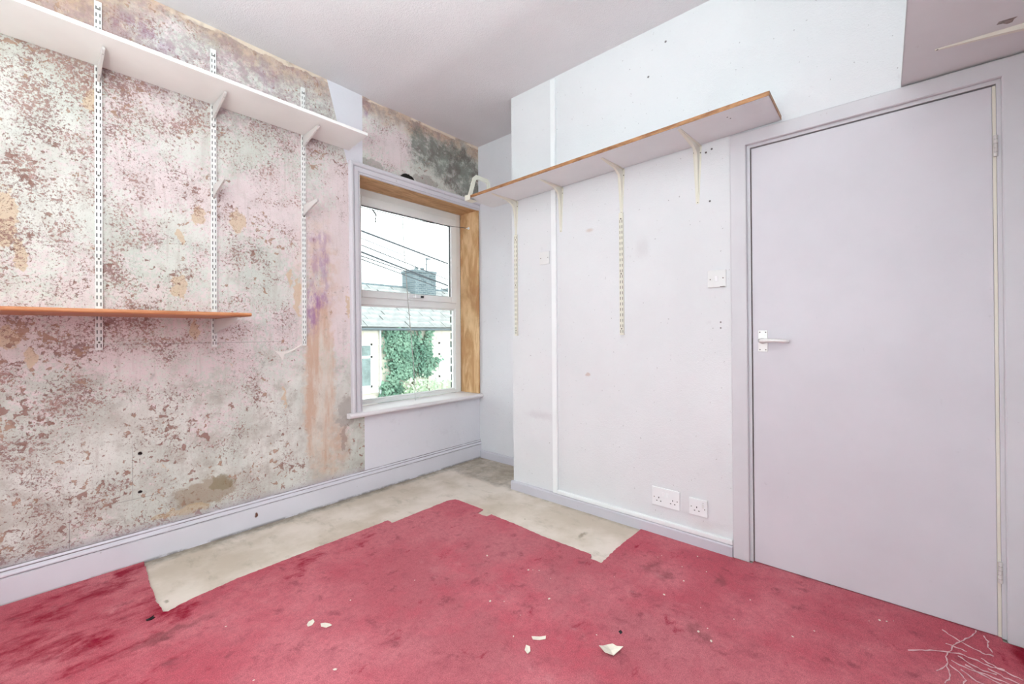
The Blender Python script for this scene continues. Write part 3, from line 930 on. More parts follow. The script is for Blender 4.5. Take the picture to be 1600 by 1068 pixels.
# ------------------------------------------------------------------ twin-slot shelving
def slotted_upright(name, label, wall, u, z0, z1, mat, group=None, screws=5, depth=0.011):
    """wall 'A': runs on y=WA facing -y, u is centre x; wall 'B': on x=WB facing -x, u is centre y"""
    w = 0.0125

    def T(s, d, z):      # s sideways, d out from the wall
        return (u + s, WA - d, z) if wall == 'A' else (WB - d, u - s, z)
    root = thing(name, label, 'shelf upright', T(0, 0, z0), group)
    bm = new()
    cols = [-w, -0.0085, -0.0045, 0.0045, 0.0085, w]
    zz = [z0]
    p = z0 + 0.012
    slots = []
    while p + 0.017 < z1 - 0.010:
        slots.append((p, p + 0.017))
        p += 0.032

    def quad(s0, s1, a, b):
        bm.faces.new([bm.verts.new(T(*c)) for c in ((s0, depth, a), (s1, depth, a), (s1, depth, b), (s0, depth, b))])
    for i in (0, 2, 4):
        quad(cols[i], cols[i + 1], z0, z1)
    for i in (1, 3):
        last = z0
        for a, b in slots:
            quad(cols[i], cols[i + 1], last, a)
            last = b
        quad(cols[i], cols[i + 1], last, z1)
        for a, b in slots:          # turned-in slot sides
            for s in (cols[i], cols[i + 1]):
                bm.faces.new([bm.verts.new(T(*c)) for c in ((s, depth, a), (s, depth - 0.0015, a), (s, depth - 0.0015, b), (s, depth, b))])
    for s in (-w, w):
        bm.faces.new([bm.verts.new(T(*c)) for c in ((s, depth, z0), (s, 0.0005, z0), (s, 0.0005, z1), (s, depth, z1))])
    bmesh.ops.remove_doubles(bm, verts=bm.verts, dist=1e-6)
    me = obj('channel', bm, mat, root)
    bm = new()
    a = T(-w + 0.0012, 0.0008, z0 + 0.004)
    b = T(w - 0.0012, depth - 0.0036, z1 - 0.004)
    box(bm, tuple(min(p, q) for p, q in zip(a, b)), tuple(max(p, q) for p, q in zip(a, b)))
    obj('slot_shade_back', bm, 'slotshade', root, label='dark backing painting the shade inside the slotted channel')  # dark fill puts the slot shade into the colour
    ax = (0, -1, 0) if wall == 'A' else (-1, 0, 0)
    for k in range(screws):
        zc = z0 + 0.036 + (z1 - z0 - 0.072) * k / (screws - 1)
        bm = new()
        disc(bm, T(0, depth, zc), ax, 0.0042, 0.0016, 10)
        obj('screw', bm, 'screw', root)
    return root


slotted_upright('shelf_upright', 'white slotted upright crossing both left shelves with a bracket only at the top shelf', 'A', 0.217, 1.043, 2.663, 'white_metal', 'slotted uprights on the peeling wall')
slotted_upright('shelf_upright', 'white slotted upright with a bracket under the wooden shelf end', 'A', 0.668, 1.046, 2.666, 'white_metal', 'slotted uprights on the peeling wall')
slotted_upright('shelf_upright', 'white slotted upright beside the purple stain, next to the window', 'A', 1.144, 1.040, 2.663, 'white_metal', 'slotted uprights on the peeling wall')
slotted_upright('shelf_upright', 'short cream slotted upright at the outer corner of the lavender wall', 'B', 1.955, 1.092, 1.805, 'cream_metal', 'short uprights on the lavender wall', 3)
slotted_upright('shelf_upright', 'short cream slotted upright below the middle of the long shelf', 'B', 1.145, 1.094, 1.805, 'cream_metal', 'short uprights on the lavender wall', 3)


def slot_bracket(label, u, ztop, length, height, mat, lean=0.0, group='slot brackets on the peeling wall'):
    """folded steel bracket hooked in an upright of wall A, reaching out along -y"""
    root = thing('shelf_bracket', label, 'bracket', (u, WA - 0.012, ztop - height), group)
    y0 = WA - 0.0118
    y1 = y0 - length
    n = 10
    th = 0.0052
    tip = 0.017
    up = [(y0, ztop)] + [(y0 + (y1 - y0) * k / n, ztop) for k in range(1, n)]
    cap = [(y1 + tip / 2 - tip / 2 * math.cos(math.radians(a)), ztop - tip / 2 + tip / 2 * math.sin(math.radians(a))) for a in range(90, -91, -30)]
    dn = [(y0 + (y1 - y0) * k / n, ztop - tip - (height - tip) * (1 - k / n) ** 1.1) for k in range(n - 1, -1, -1)]
    poly = up + cap + dn
    bm = new()
    prism(bm, poly, 'x', u - th, u + th)
    for v in bm.verts:
        v.co.z += lean * (y0 - v.co.y)
    obj('arm', bm, mat, root, bevel=0.0012)
    for t in (0.22, 0.86):
        bm = new()
        yc = y0 - length * t
        zz = ztop - tip - (height - tip) * (1 - t) ** 1.1 + lean * (y0 - yc)
        disc(bm, (u, yc, zz + 0.0012), (0, 0, -1), 0.0022, 0.0016, 8)
        obj('screw_hole', bm, 'dark', root)
    return root


slot_bracket('grey-white bracket under the long white shelf on the upright furthest from the window', 0.217, 2.358, 0.215, 0.070, 'grey_metal')
slot_bracket('grey-white bracket under the long white shelf on the upright above the wooden shelf end', 0.668, 2.358, 0.215, 0.070, 'grey_metal')
slot_bracket('grey-white bracket under the long white shelf next to the window', 1.144, 2.358, 0.215, 0.070, 'grey_metal')
slot_bracket('empty grey-white bracket sticking out midway above the wooden shelf end', 0.668, 1.922, 0.20, 0.066, 'grey_metal')
slot_bracket('empty grey-white bracket sticking out next to the window', 1.144, 1.922, 0.20, 0.066, 'grey_metal')
slot_bracket('light grey bracket carrying the wooden shelf end', 0.668, 1.196, 0.40, 0.080, 'grey_metal')

# shelves on the peeling wall
s1 = thing('wall_shelf', 'long white shelf board high on the peeling wall', 'shelf', (0.2, 2.6, 2.360))
bm = new()
loft(bm, [[(-1.1, 2.731, 2.3605), (1.442, 2.731, 2.3605), (1.415, 2.441, 2.3605), (-1.1, 2.421, 2.3605)],
          [(-1.1, 2.731, 2.377), (1.442, 2.731, 2.377), (1.415, 2.441, 2.377), (-1.1, 2.421, 2.377)]])
obj('board', bm, 'laminate', s1)
bm = new()
loft(bm, [[(-1.1, 2.4208, 2.3600), (1.4165, 2.4408, 2.3600), (1.4165, 2.4388, 2.3600), (-1.1, 2.4188, 2.3600)],
          [(-1.1, 2.4208, 2.3775), (1.4165, 2.4408, 2.3775), (1.4165, 2.4388, 2.3775), (-1.1, 2.4188, 2.3775)]])
obj('edge_strip', bm, 'edgewhite', s1)

bm = new()
e = 0.008
zt, zb = 1.2155, 1.1985
yfr = 2.305
prof = [(2.732, zb), (2.732, zt)] + [(yfr + e - e * math.cos(math.radians(a)), (zt + zb) / 2 + (zt - zb) / 2 * math.sin(math.radians(a))) for a in range(75, -76, -25)]
prism(bm, prof, 'x', -1.1, 0.717)
tag(obj('wall_shelf', bm, 'oak', bevel=0.003), 'orange-brown wooden shelf low on the peeling wall', 'shelf')

# filler scar beside the upright
bm = new()
fp = [(0.972, 1.014), (0.985, 1.012), (0.998, 1.004), (1.02, 1.006), (1.045, 1.002), (1.08, 1.018), (1.128, 1.044), (1.131, 1.050), (1.085, 1.028), (1.05, 1.013)]
fp = [(0.972, 1.016), (0.990, 1.010), (1.005, 1.008), (1.045, 1.008), (1.08, 1.020), (1.128, 1.050), (1.130, 1.043), (1.085, 1.012), (1.05, 0.998), (1.028, 0.990),
      (1.022, 0.966), (1.015, 0.950), (1.008, 0.968), (0.995, 0.990)]
prism(bm, fp, 'y', WA - 0.0025, WA + 0.001)
tag(obj('filler_patch', bm, 'filler', bevel=0.001), 'white filler smear with a thin tail running to the upright', 'filler')

# ------------------------------------------------------------------ long shelf on the lavender wall
SY0, SY1 = 0.345, 2.165


def sz(y):
    return 2.0375 + (2.165 - y) * 0.0195


s3 = thing('wall_shelf', 'long off-white laminate shelf with raw brown front edge on the lavender wall', 'shelf', (2.13, 1.2, sz(1.2)))
bm = new()
loft(bm, [[(2.0005, y, sz(y)), (2.268, y, sz(y)), (2.268, y, sz(y) + 0.0175), (2.0005, y, sz(y) + 0.0175)] for y in (SY0 + 0.001, SY1)])
obj('board', bm, 'laminateB', s3)
bm = new()
loft(bm, [[(1.998, y, sz(y) - 0.0004), (2.0003, y, sz(y) - 0.0004), (2.0003, y, sz(y) + 0.018), (1.998, y, sz(y) + 0.018)] for y in (SY0, SY1)])
obj('front_edge', bm, 'chipedge', s3)
bm = new()
loft(bm, [[(1.998, y, sz(y) - 0.0004), (2.268, y, sz(y) - 0.0004), (2.268, y, sz(y) + 0.018), (1.998, y, sz(y) + 0.018)] for y in (SY0 - 0.002, SY0)])
obj('end_edge', bm, 'chipedge', s3)
for yy, xx in ((0.52, 2.07), (0.512, 2.09)):
    bm = new()
    disc(bm, (xx, yy, sz(yy) + 0.0005), (0, 0, -1), 0.003, 0.0012, 8)
    obj('screw_hole', bm, 'dark', s3)


def steel_bracket(label, yc, zlen, xlen):
    z1 = sz(yc) - 0.0006
    root = thing('shelf_bracket', label, 'bracket', (WB, yc, z1 - zlen), 'pressed brackets under the long shelf')
    x0 = WB - 0.0004
    bm = new()
    # wall plate and shelf plate, both tapering to their tips
    t = 0.0022
    loft(bm, [[(x0, yc - 0.022, z1), (x0, yc + 0.022, z1), (x0 - t, yc + 0.022, z1), (x0 - t, yc - 0.022, z1)],
              [(x0, yc - 0.020, z1 - 0.05), (x0, yc + 0.020, z1 - 0.05), (x0 - t, yc + 0.020, z1 - 0.05), (x0 - t, yc - 0.020, z1 - 0.05)],
              [(x0, yc - 0.008, z1 - zlen), (x0, yc + 0.008, z1 - zlen), (x0 - t, yc + 0.008, z1 - zlen), (x0 - t, yc - 0.008, z1 - zlen)]])
    obj('wall_plate', bm, 'cream_metal', root)
    bm = new()
    loft(bm, [[(x0, yc - 0.022, z1), (x0, yc + 0.022, z1), (x0, yc + 0.022, z1 - t), (x0, yc - 0.022, z1 - t)],
              [(x0 - 0.05, yc - 0.020, z1), (x0 - 0.05, yc + 0.020, z1), (x0 - 0.05, yc + 0.020, z1 - t), (x0 - 0.05, yc - 0.020, z1 - t)],
              [(x0 - xlen, yc - 0.007, z1), (x0 - xlen, yc + 0.007, z1), (x0 - xlen, yc + 0.007, z1 - t), (x0 - xlen, yc - 0.007, z1 - t)]])
    obj('shelf_plate', bm, 'cream_metal', root)
    # pressed rib sweeping round the inside of the angle
    rings = []
    path = [(x0 - xlen * 0.98, z1 - 0.001), (x0 - xlen * 0.7, z1 - 0.0065), (x0 - xlen * 0.4, z1 - 0.012), (x0 - 0.060, z1 - 0.022), (x0 - 0.038, z1 - 0.033),
            (x0 - 0.027, z1 - 0.048), (x0 - 0.021, z1 - 0.072), (x0 - 0.012, z1 - zlen * 0.5), (x0 - 0.007, z1 - zlen * 0.75), (x0 - 0.001, z1 - zlen * 0.98)]
    base = [(x0 - xlen * 0.98, z1 - 0.0005), (x0 - xlen * 0.7, z1 - 0.0005), (x0 - xlen * 0.4, z1 - 0.0005), (x0 - 0.045, z1 - 0.0005), (x0 - 0.018, z1 - 0.002),
            (x0 - 0.002, z1 - 0.018), (x0 - 0.0005, z1 - 0.06), (x0 - 0.0005, z1 - zlen * 0.5), (x0 - 0.0005, z1 - zlen * 0.75), (x0 - 0.0005, z1 - zlen * 0.98)]
    wid = [0.003, 0.007, 0.010, 0.012, 0.013, 0.013, 0.012, 0.0095, 0.007, 0.003]
    for (px, pz), (qx, qz), w in zip(path, base, wid):
        rings.append([(qx, yc - w, qz), (px, yc - w * 0.55, pz), (px, yc + w * 0.55, pz), (qx, yc + w, qz)])
    bm = new()
    loft(bm, rings)
    obj('rib', bm, 'cream_metal', root)
    for (dy, dz) in ((0.0165, -0.028), (-0.0165, -0.036), (0.0, -(zlen - 0.006))):
        bm = new()
        disc(bm, (x0 - t, yc + dy, z1 + dz), (-1, 0, 0), 0.0032 if dy else 0.0026, 0.0014, 8)
        obj('screw', bm, 'screw', root)
    return root


steel_bracket('cream pressed steel bracket above the short upright at the wall corner', 1.957, 0.24, 0.245)
steel_bracket('cream pressed steel bracket beside the vertical white trunking', 1.573, 0.285, 0.215)
steel_bracket('cream pressed steel bracket above the short upright below mid shelf', 1.145, 0.255, 0.230)
steel_bracket('cream pressed steel bracket with free-hanging tip next to the door architrave', 0.718, 0.295, 0.262)

# bookend hooked over the free end of the long shelf
be = thing('bookend', 'cream strip-metal bookend loop standing at the free end of the long shelf', 'bookend', (2.08, 2.15, sz(2.15)))
bm = new()
zz = sz(2.15)
lp = [(2.004, zz + 0.019), (2.052, zz + 0.160), (2.080, zz + 0.186), (2.196, zz + 0.186), (2.220, zz + 0.160), (2.222, zz + 0.019)]
li = [(2.034, zz + 0.019), (2.076, zz + 0.146), (2.090, zz + 0.158), (2.184, zz + 0.158), (2.192, zz + 0.146), (2.192, zz + 0.019)]
outer = lp
inner = li
for i in range(len(outer) - 1):
    p, q, r_, s_ = outer[i], outer[i + 1], inner[i + 1], inner[i]
    loft(bm, [[(c[0], 2.146, c[1]) for c in (p, q, r_, s_)], [(c[0], 2.156, c[1]) for c in (p, q, r_, s_)]])
obj('loop', bm, 'cream_metal', be)
bm = new()
box(bm, (1.9935, 2.120, zz - 0.012), (1.9970, 2.172, zz + 0.024))
box(bm, (1.9970, 2.120, zz - 0.012), (2.060, 2.172, zz - 0.0095))
obj('clip', bm, 'cream_metal', be, bevel=0.001)

# ------------------------------------------------------------------ trunking
tr1 = thing('cable_trunking', 'vertical white cable trunking running from ceiling to skirting', 'trunking', (WB, 1.624, 0.06))
B('base', (2.2715, 1.6055, 0.063), (2.2848, 1.6430, 2.774), 'trunk', tr1, bevel=0.002)
B('lid', (2.2692, 1.6085, 0.064), (2.2714, 1.6400, 2.772), 'trunk', tr1)
tr2 = thing('cable_trunking', 'low white cable trunking running along the top of the skirting', 'trunking', (WB, 1.1, 0.062))
bm = new()
loft(bm, [[(2.2848, 1.6030, 0.062), (2.2690, 1.6030, 0.062), (2.2690, 1.6030, 0.086), (2.2848, 1.6030, 0.086)],
          [(2.2848, 0.5640, 0.062), (2.2690, 0.5640, 0.062), (2.2690, 0.5640, 0.086), (2.2848, 0.5640, 0.086)]])
obj('base', bm, 'trunk', tr2, bevel=0.002)
B('lid', (2.2668, 0.5640, 0.065), (2.2689, 1.6030, 0.083), 'trunk', tr2)


# ------------------------------------------------------------------ plates and sockets
def plate(name, label, cat, y0, y1, z0, z1, mat, skew=0.0, th=0.0085):
    root = thing(name, label, cat, (WB, (y0 + y1) / 2, z0))
    bm = new()
    box(bm, (WB - th, y0, z0), (WB - 0.0004, y1, z1))
    for v in bm.verts:
        v.co.z += skew * (v.co.y - (y0 + y1) / 2)
    return root, obj('faceplate', bm, mat, root, bevel=0.0022)


def small(root, name, c, r, mat='screw', h=0.0012):
    bm = new()
    disc(bm, c, (-1, 0, 0), r, h, 10)
    return obj(name, bm, mat, root)


def pins(root, yc, zc, th=0.0085):
    xx = WB - th
    for nm, lo, hi in (('pin_slot', (yc - 0.002, zc + 0.003), (yc + 0.002, zc + 0.011)),
                       ('pin_slot', (yc + 0.0075, zc - 0.0125), (yc + 0.0145, zc - 0.0085)),
                       ('pin_slot', (yc - 0.0145, zc - 0.0125), (yc - 0.0075, zc - 0.0085))):
        B(nm, (xx - 0.0003, lo[0], lo[1]), (xx + 0.003, hi[0], hi[1]), 'dark', root)


r_, fp_ = plate('light_switch', 'worn square white light switch beside the door architrave', 'light switch', 0.585, 0.6715, 1.331, 1.417, 'plasticold')
small(r_, 'screw', (WB - 0.0085, 0.658, 1.372), 0.003)
small(r_, 'screw', (WB - 0.0085, 0.598, 1.376), 0.003)
bm = new()
loft(bm, [[(WB - 0.0082, 0.6225, 1.361), (WB - 0.0082, 0.6355, 1.361), (WB - 0.0105, 0.6355, 1.361), (WB - 0.0105, 0.6225, 1.361)],
          [(WB - 0.0082, 0.6225, 1.388), (WB - 0.0082, 0.6355, 1.388), (WB - 0.0135, 0.6355, 1.388), (WB - 0.0135, 0.6225, 1.388)]])
obj('rocker', bm, 'plastic', r_, bevel=0.001)
bm = new()
box(bm, (WB - 0.0089, 0.590, 1.332), (WB - 0.0080, 0.612, 1.3345))
obj('paint_chip', bm, 'gap', r_)

r_, fp_ = plate('blank_plate', 'small square white blank plate between the trunking and the wall corner', 'wall plate', 1.6645, 1.7445, 1.568, 1.654, 'plasticold', th=0.007)
small(r_, 'screw', (WB - 0.007, 1.734, 1.611), 0.0028)
small(r_, 'screw', (WB - 0.007, 1.675, 1.611), 0.0028)

r_, fp_ = plate('double_socket', 'double white wall socket with two switches above the skirting', 'socket', 0.8215, 0.9725, 0.158, 0.258, 'plastic', skew=0.0)
for yc in (0.934, 0.858):
    pins(r_, yc, 0.196)
for yc in (0.908, 0.886):
    bm = new()
    loft(bm, [[(WB - 0.0082, yc - 0.0075, 0.212), (WB - 0.0082, yc + 0.0075, 0.212), (WB - 0.0130, yc + 0.0075, 0.212), (WB - 0.0130, yc - 0.0075, 0.212)],
              [(WB - 0.0082, yc - 0.0075, 0.236), (WB - 0.0082, yc + 0.0075, 0.236), (WB - 0.0095, yc + 0.0075, 0.236), (WB - 0.0095, yc - 0.0075, 0.236)]])
    obj('rocker', bm, 'plastic', r_, bevel=0.0008)
small(r_, 'screw', (WB - 0.0085, 0.959, 0.204), 0.0028)
small(r_, 'screw', (WB - 0.0085, 0.834, 0.204), 0.0028)

r_, fp_ = plate('single_socket', 'single white wall socket standing slightly off the wall near the door', 'socket', 0.6815, 0.7715, 0.160, 0.246, 'plastic', th=0.011)
pins(r_, 0.733, 0.196, th=0.011)
bm = new()
box(bm, (WB - 0.0140, 0.6965, 0.205), (WB - 0.0105, 0.7065, 0.226))
obj('rocker', bm, 'plasticold', r_, bevel=0.0008)
small(r_, 'screw', (WB - 0.011, 0.760, 0.203), 0.0026)
small(r_, 'screw', (WB - 0.011, 0.694, 0.200), 0.0026)
small(r_, 'indicator', (WB - 0.011, 0.7015, 0.231), 0.0018, 'gap')

# ------------------------------------------------------------------ deep shelf over the door
s4 = thing('wall_shelf', 'deep greyish laminate shelf fixed over the door on the side wall', 'shelf', (1.7, -0.24, 2.074))
B('board', (0.75, -0.428, 2.0705), (2.2835, -0.060, 2.0885), 'laminateC', s4, bevel=0.001, seg=1)
B('edge_strip', (0.75, -0.0598, 2.0700), (2.2835, -0.0590, 2.0890), 'laminateC', s4)
bk = thing('shelf_bracket', 'pale tapered bracket under the deep shelf over the door', 'bracket', (2.07, -0.43, 1.80))
bm = new()
loft(bm, [[(2.052, -0.140, 2.0702), (2.060, -0.140, 2.0702), (2.060, -0.140, 2.0678), (2.052, -0.140, 2.0678)],
          [(2.061, -0.300, 2.0702), (2.083, -0.300, 2.0702), (2.079, -0.300, 2.059), (2.065, -0.300, 2.059)],
          [(2.066, -0.4295, 2.0702), (2.096, -0.4295, 2.0702), (2.090, -0.4295, 2.045), (2.072, -0.4295, 2.045)]])
obj('arm', bm, 'cream_metal', bk)
bm = new()
loft(bm, [[(2.066, -0.4298, 2.070), (2.096, -0.4298, 2.070), (2.090, -0.412, 2.050), (2.072, -0.412, 2.050)],
          [(2.076, -0.4298, 1.81), (2.086, -0.4298, 1.81), (2.084, -0.427, 1.81), (2.078, -0.427, 1.81)]])
obj('wall_leg', bm, 'cream_metal', bk)
bm = new()
disc(bm, (2.055, -0.146, 2.0680), (0, 0, -1), 0.003, 0.0012, 8)
obj('screw', bm, 'screw', bk)
bm = new()
prism(bm, [(2.004, -0.279), (2.020, -0.276), (2.024, -0.290), (2.036, -0.300), (2.034, -0.311), (2.018, -0.312), (2.008, -0.318), (2.006, -0.300)], 'z', 2.0701, 2.0708)
obj('scuffed_patch', bm, 'scuff', s4, label='dark scuffed patch on the underside')

# ------------------------------------------------------------------ debris on the carpet
CZ = 0.0072


def flake(pts2, loc, rot, curl, thick=0.0016, mat='flake', label='', cat='paint flake', group=None, name='paint_flake'):
    bm = new()
    cx = sum(p[0] for p in pts2) / len(pts2)
    cy = sum(p[1] for p in pts2) / len(pts2)
    def h(p):
        return curl * ((p[0] - cx) ** 2 * 6 + 0.06 * abs(p[1] - cy))
    top = [bm.verts.new((p[0], p[1], thick + h(p))) for p in pts2]
    bot = [bm.verts.new((p[0], p[1], h(p))) for p in pts2]
    ct = bm.verts.new((cx, cy, thick))
    cb = bm.verts.new((cx, cy, 0))
    n = len(pts2)
    for i in range(n):
        j = (i + 1) % n
        bm.faces.new((top[i], top[j], ct))
        bm.faces.new((bot[j], bot[i], cb))
        bm.faces.new((top[i], bot[i], bot[j], top[j]))
    o = obj(name, bm, mat)
    o.location = (loc[0], loc[1], CZ)
    o.rotation_euler = (0, 0, math.radians(rot))
    return tag(o, label, cat, group)


flake([(-0.018, -0.008), (-0.004, -0.014), (0.013, -0.008), (0.020, 0.006), (0.004, 0.013), (-0.010, 0.006)], (0.706, 1.651), 20, 1.0, label='small white paint flake lying beside a cream one')
flake([(-0.024, -0.004), (-0.012, -0.013), (0.010, -0.010), (0.024, 0.004), (0.008, 0.011), (-0.014, 0.008)], (0.741, 1.594), -70, 1.2, label='small cream pointed paint flake lying beside a white one')
flake([(-0.024, -0.008), (0.0, -0.009), (0.022, -0.011), (0.026, 0.003), (0.006, 0.006), (-0.026, 0.006)], (1.212, 0.943), -42, 1.0, label='oblong cream paint flake on the carpet')
flake([(-0.021, -0.003), (-0.004, -0.011), (0.017, -0.008), (0.022, 0.006), (0.0, 0.009)], (1.139, 0.938), 35, 1.0, label='triangular cream paint flake on the carpet')
flake([(-0.040, -0.003), (-0.024, -0.020), (0.004, -0.026), (0.026, -0.014), (0.042, -0.012), (0.026, 0.008), (0.016, 0.024), (-0.006, 0.022), (-0.022, 0.012)],
      (1.325, 0.720), -45, 2.0, thick=0.002, label='largest crumpled cream plaster flake on the carpet')
flake([(-0.013, -0.004), (0.0, -0.010), (0.013, -0.006), (0.010, 0.004), (0.016, 0.012), (0.002, 0.010), (-0.012, 0.006)], (0.311, 2.150), 10, 2.0, mat='blackbit',
      label='small black scrap lying near the cut carpet corner', cat='scrap', name='black_scrap')
flake([(-0.010, -0.004), (0.004, -0.007), (0.011, 0.002), (0.0, 0.007)], (1.43, 0.735), 10, 1.5, mat='blackbit',
      label='tiny dark scrap lying by the largest flake', cat='scrap', name='black_scrap')
rnd = random.Random(11)
cs = None
spots = [(1.62, 0.52), (1.60, 0.47), (1.66, 0.50), (1.53, 1.25), (1.56, 1.21), (1.545, 1.235), (2.10, 0.05), (2.13, 0.02), (2.14, 0.0), (2.16, -0.02), (2.02, 0.72), (2.05, 0.62), (1.95, 0.42),
         (1.74, 0.92), (1.42, 1.05), (1.9, 0.2)]
while len(spots) < 64:
    spots.append((rnd.uniform(0.3, 2.2), rnd.uniform(-0.1, 1.9)))
for i, (px, py) in enumerate(spots):
    if px > 2.22 or (py > 1.0 and px > 1.75):
        continue
    if cs is None:
        cs = flake([(-0.0045, -0.002), (0.001, -0.004), (0.005, 0.0), (0.001, 0.004), (-0.003, 0.003)], (px, py), 0, 1.0, thick=0.0022,
                   label='tiny white paint crumb scattered on the carpet', cat='paint crumb', group='tiny paint crumbs on the carpet', name='paint_crumb')
    else:
        o = cs.copy()
        COL.objects.link(o)
        o.location = (px, py, CZ)
        o.rotation_euler = (0, 0, rnd.uniform(0, 6))
        k = rnd.choice([0.35, 0.4, 0.5, 0.6, 0.9])
        o.scale = (k * rnd.uniform(0.8, 1.7), k, k)

# pulled carpet threads by the hinge corner
thr = [
    [(1.993, -0.056), (2.03, -0.10), (2.06, -0.145), (2.082, -0.185), (2.075, -0.225), (2.065, -0.255), (2.075, -0.285)],
    [(2.205, -0.155), (2.175, -0.185), (2.15, -0.215), (2.135, -0.245), (2.14, -0.27)],
    [(2.275, -0.245), (2.235, -0.232), (2.18, -0.205), (2.135, -0.178), (2.085, -0.165), (2.04, -0.150), (2.0, -0.150), (1.965, -0.140), (1.93, -0.120)],
    [(2.12, -0.155), (2.115, -0.185), (2.11, -0.205)],
    [(2.02, -0.160), (2.005, -0.20), (2.01, -0.24), (2.0, -0.285)],
    [(1.99, -0.155), (1.965, -0.175), (1.935, -0.185), (1.90, -0.175)],
    [(2.065, -0.180), (2.04, -0.205), (2.025, -0.235), (2.03, -0.262)],
    [(2.025, -0.195), (2.0, -0.225), (1.985, -0.262), (1.985, -0.31)],
    [(2.255, -0.262), (2.225, -0.268), (2.195, -0.262), (2.165, -0.27)],
    [(1.985, -0.18), (1.955, -0.21), (1.94, -0.25), (1.945, -0.30)],
    [(2.10, -0.235), (2.08, -0.258), (2.065, -0.285), (2.05, -0.32)],
    [(1.98, -0.145), (1.945, -0.15), (1.915, -0.15), (1.88, -0.135)],
    [(2.05, -0.245), (2.03, -0.28), (2.02, -0.32), (2.02, -0.36)],
]
for i, p in enumerate(thr):
    sm = []
    for k in range(len(p) - 1):
        for q in range(4):
            t = q / 4
            sm.append((p[k][0] + (p[k + 1][0] - p[k][0]) * t + rnd.uniform(-0.002, 0.002), p[k][1] + (p[k + 1][1] - p[k][1]) * t + rnd.uniform(-0.002, 0.002)))
    sm.append(p[-1])
    bm = new()
    tube(bm, [(a, b, CZ + 0.0017 + 0.002 * abs(math.sin(j * 0.9 + i))) for j, (a, b) in enumerate(sm)],
         [0.0016 + 0.0007 * math.sin(j * 1.7 + i) for j in range(len(sm))], 5)
    tag(obj('carpet_thread', bm, 'fibre'), {0: 'long branching pale pink thread crossing the other loose threads', 2: 'longest pale pink thread running along the foot of the door'}.get(i, 'pale pink carpet thread pulled loose by the hinge side of the door'), 'thread', 'loose threads by the door hinge')

# ------------------------------------------------------------------ fill lamp added out of view to brighten the room
LX, LY, LZ = -0.55, 0.55, 1.45
pl = thing('fill_lamp', 'added fill lamp with a glowing bowl hanging from the ceiling', 'lamp', (LX, LY, 2.78))
bm = new()
disc(bm, (LX, LY, 2.788), (0, 0, -1), 0.045, 0.022, 24)
obj('ceiling_rose', bm, 'plastic', pl)
bm = new()
tube(bm, [(LX, LY, 2.77), (LX, LY, LZ - 0.05)], 0.003, 8)
obj('flex', bm, 'plastic', pl)
for k in range(3):
    an = 2 * math.pi * k / 3
    bm = new()
    tube(bm, [(LX, LY, LZ + 0.22), (LX + 0.198 * math.cos(an), LY + 0.198 * math.sin(an), LZ - 0.002)], 0.002, 6)
    obj('hanging_chain', bm, 'alu', pl)
bm = new()
rings = []
for rr in (0.200, 0.194):
    for k in range(9) if rr == 0.200 else range(8, -1, -1):
        ph = math.radians(8 + 82 * k / 8) if True else 0
        ph = math.radians(90 - 82 * (8 - k) / 8) if False else ph
        rings.append((rr * math.sin(ph), LZ - rr * math.cos(ph)))
n = 28
loft(bm, [[(LX + q[0] * math.cos(2 * math.pi * i / n), LY + q[0] * math.sin(2 * math.pi * i / n), q[1]) for i in range(n)] for q in rings], caps=True)
obj('bowl', bm, 'opal', pl, smooth=True)
bm = new()
bmesh.ops.create_uvsphere(bm, u_segments=20, v_segments=12, radius=0.07, matrix=Matrix.Translation((LX, LY, LZ - 0.115)))
obj('bulb', bm, 'lamp', pl, smooth=True)

# ------------------------------------------------------------------ street outside
tag(B('street', (-30, 3.2, -3.4), (50, 60, -3.2), 'ground'), 'pale street between the houses', 'street', **S)
FY = 14.0
hs = thing('terraced_house', 'cream stone terraced house with slate roof across the street', 'house', (10, FY, -3.2))
B('wall', (-4, FY, -3.2), (26, FY + 6, 1.30), 'stone', hs)
bm = new()
prism(bm, [(FY - 0.25, 1.36), (FY + 3.0, 3.26), (FY + 6.25, 1.36), (FY + 6.0, 1.25), (FY, 1.25)], 'x', -4, 26)
rf = obj('roof', bm, 'slate', hs)
bm = new()
tube(bm, [(-4, FY + 3.0, 3.28), (26, FY + 3.0, 3.28)], 0.10, 8)
obj('ridge', bm, 'chimbrick', hs)
bm = new()
tube(bm, [(-4, FY - 0.28, 1.30), (26, FY - 0.28, 1.30)], 0.045, 8)
obj('gutter', bm, 'gutter', hs)
# individual stone slates on the part of the roof that shows
sl_len = math.hypot(3.25, 1.90)
ang = math.atan2(1.90, 3.25)
bm = new()
box(bm, (-0.29, 0, 0.0), (0.29, 0.50, 0.030))
bmesh.ops.rotate(bm, verts=bm.verts, cent=(0, 0, 0), matrix=Matrix.Rotation(ang, 3, 'X'))
s0 = obj('slate', bm, 'slate', hs)
rnd = random.Random(5)
first = True
for rrow in range(9):
    dist = rrow * 0.41
    for k in range(15):
        xx = 7.0 + 0.60 * k + (0.30 if rrow % 2 else 0) + rnd.uniform(-0.02, 0.02)
        c = s0 if first else s0.copy()
        if not first:
            COL.objects.link(c)
            c.parent = hs
        first = False
        c.location = Vector((xx, FY - 0.27 + dist * math.cos(ang), 1.375 + dist * math.sin(ang) + rnd.uniform(0.0, 0.012))) - Vector((10, FY, -3.2)) + Vector((10, FY, -3.2))
        c.rotation_euler = (rnd.uniform(-0.01, 0.02), 0, rnd.uniform(-0.008, 0.008))
for c in [c for c in hs.children if c.name.startswith('slate')]:
    c.location = Vector(c.location) - Vector((10, FY, -3.2))
s0.data.transform(Matrix.Translation(Vector((10, FY, -3.2))))
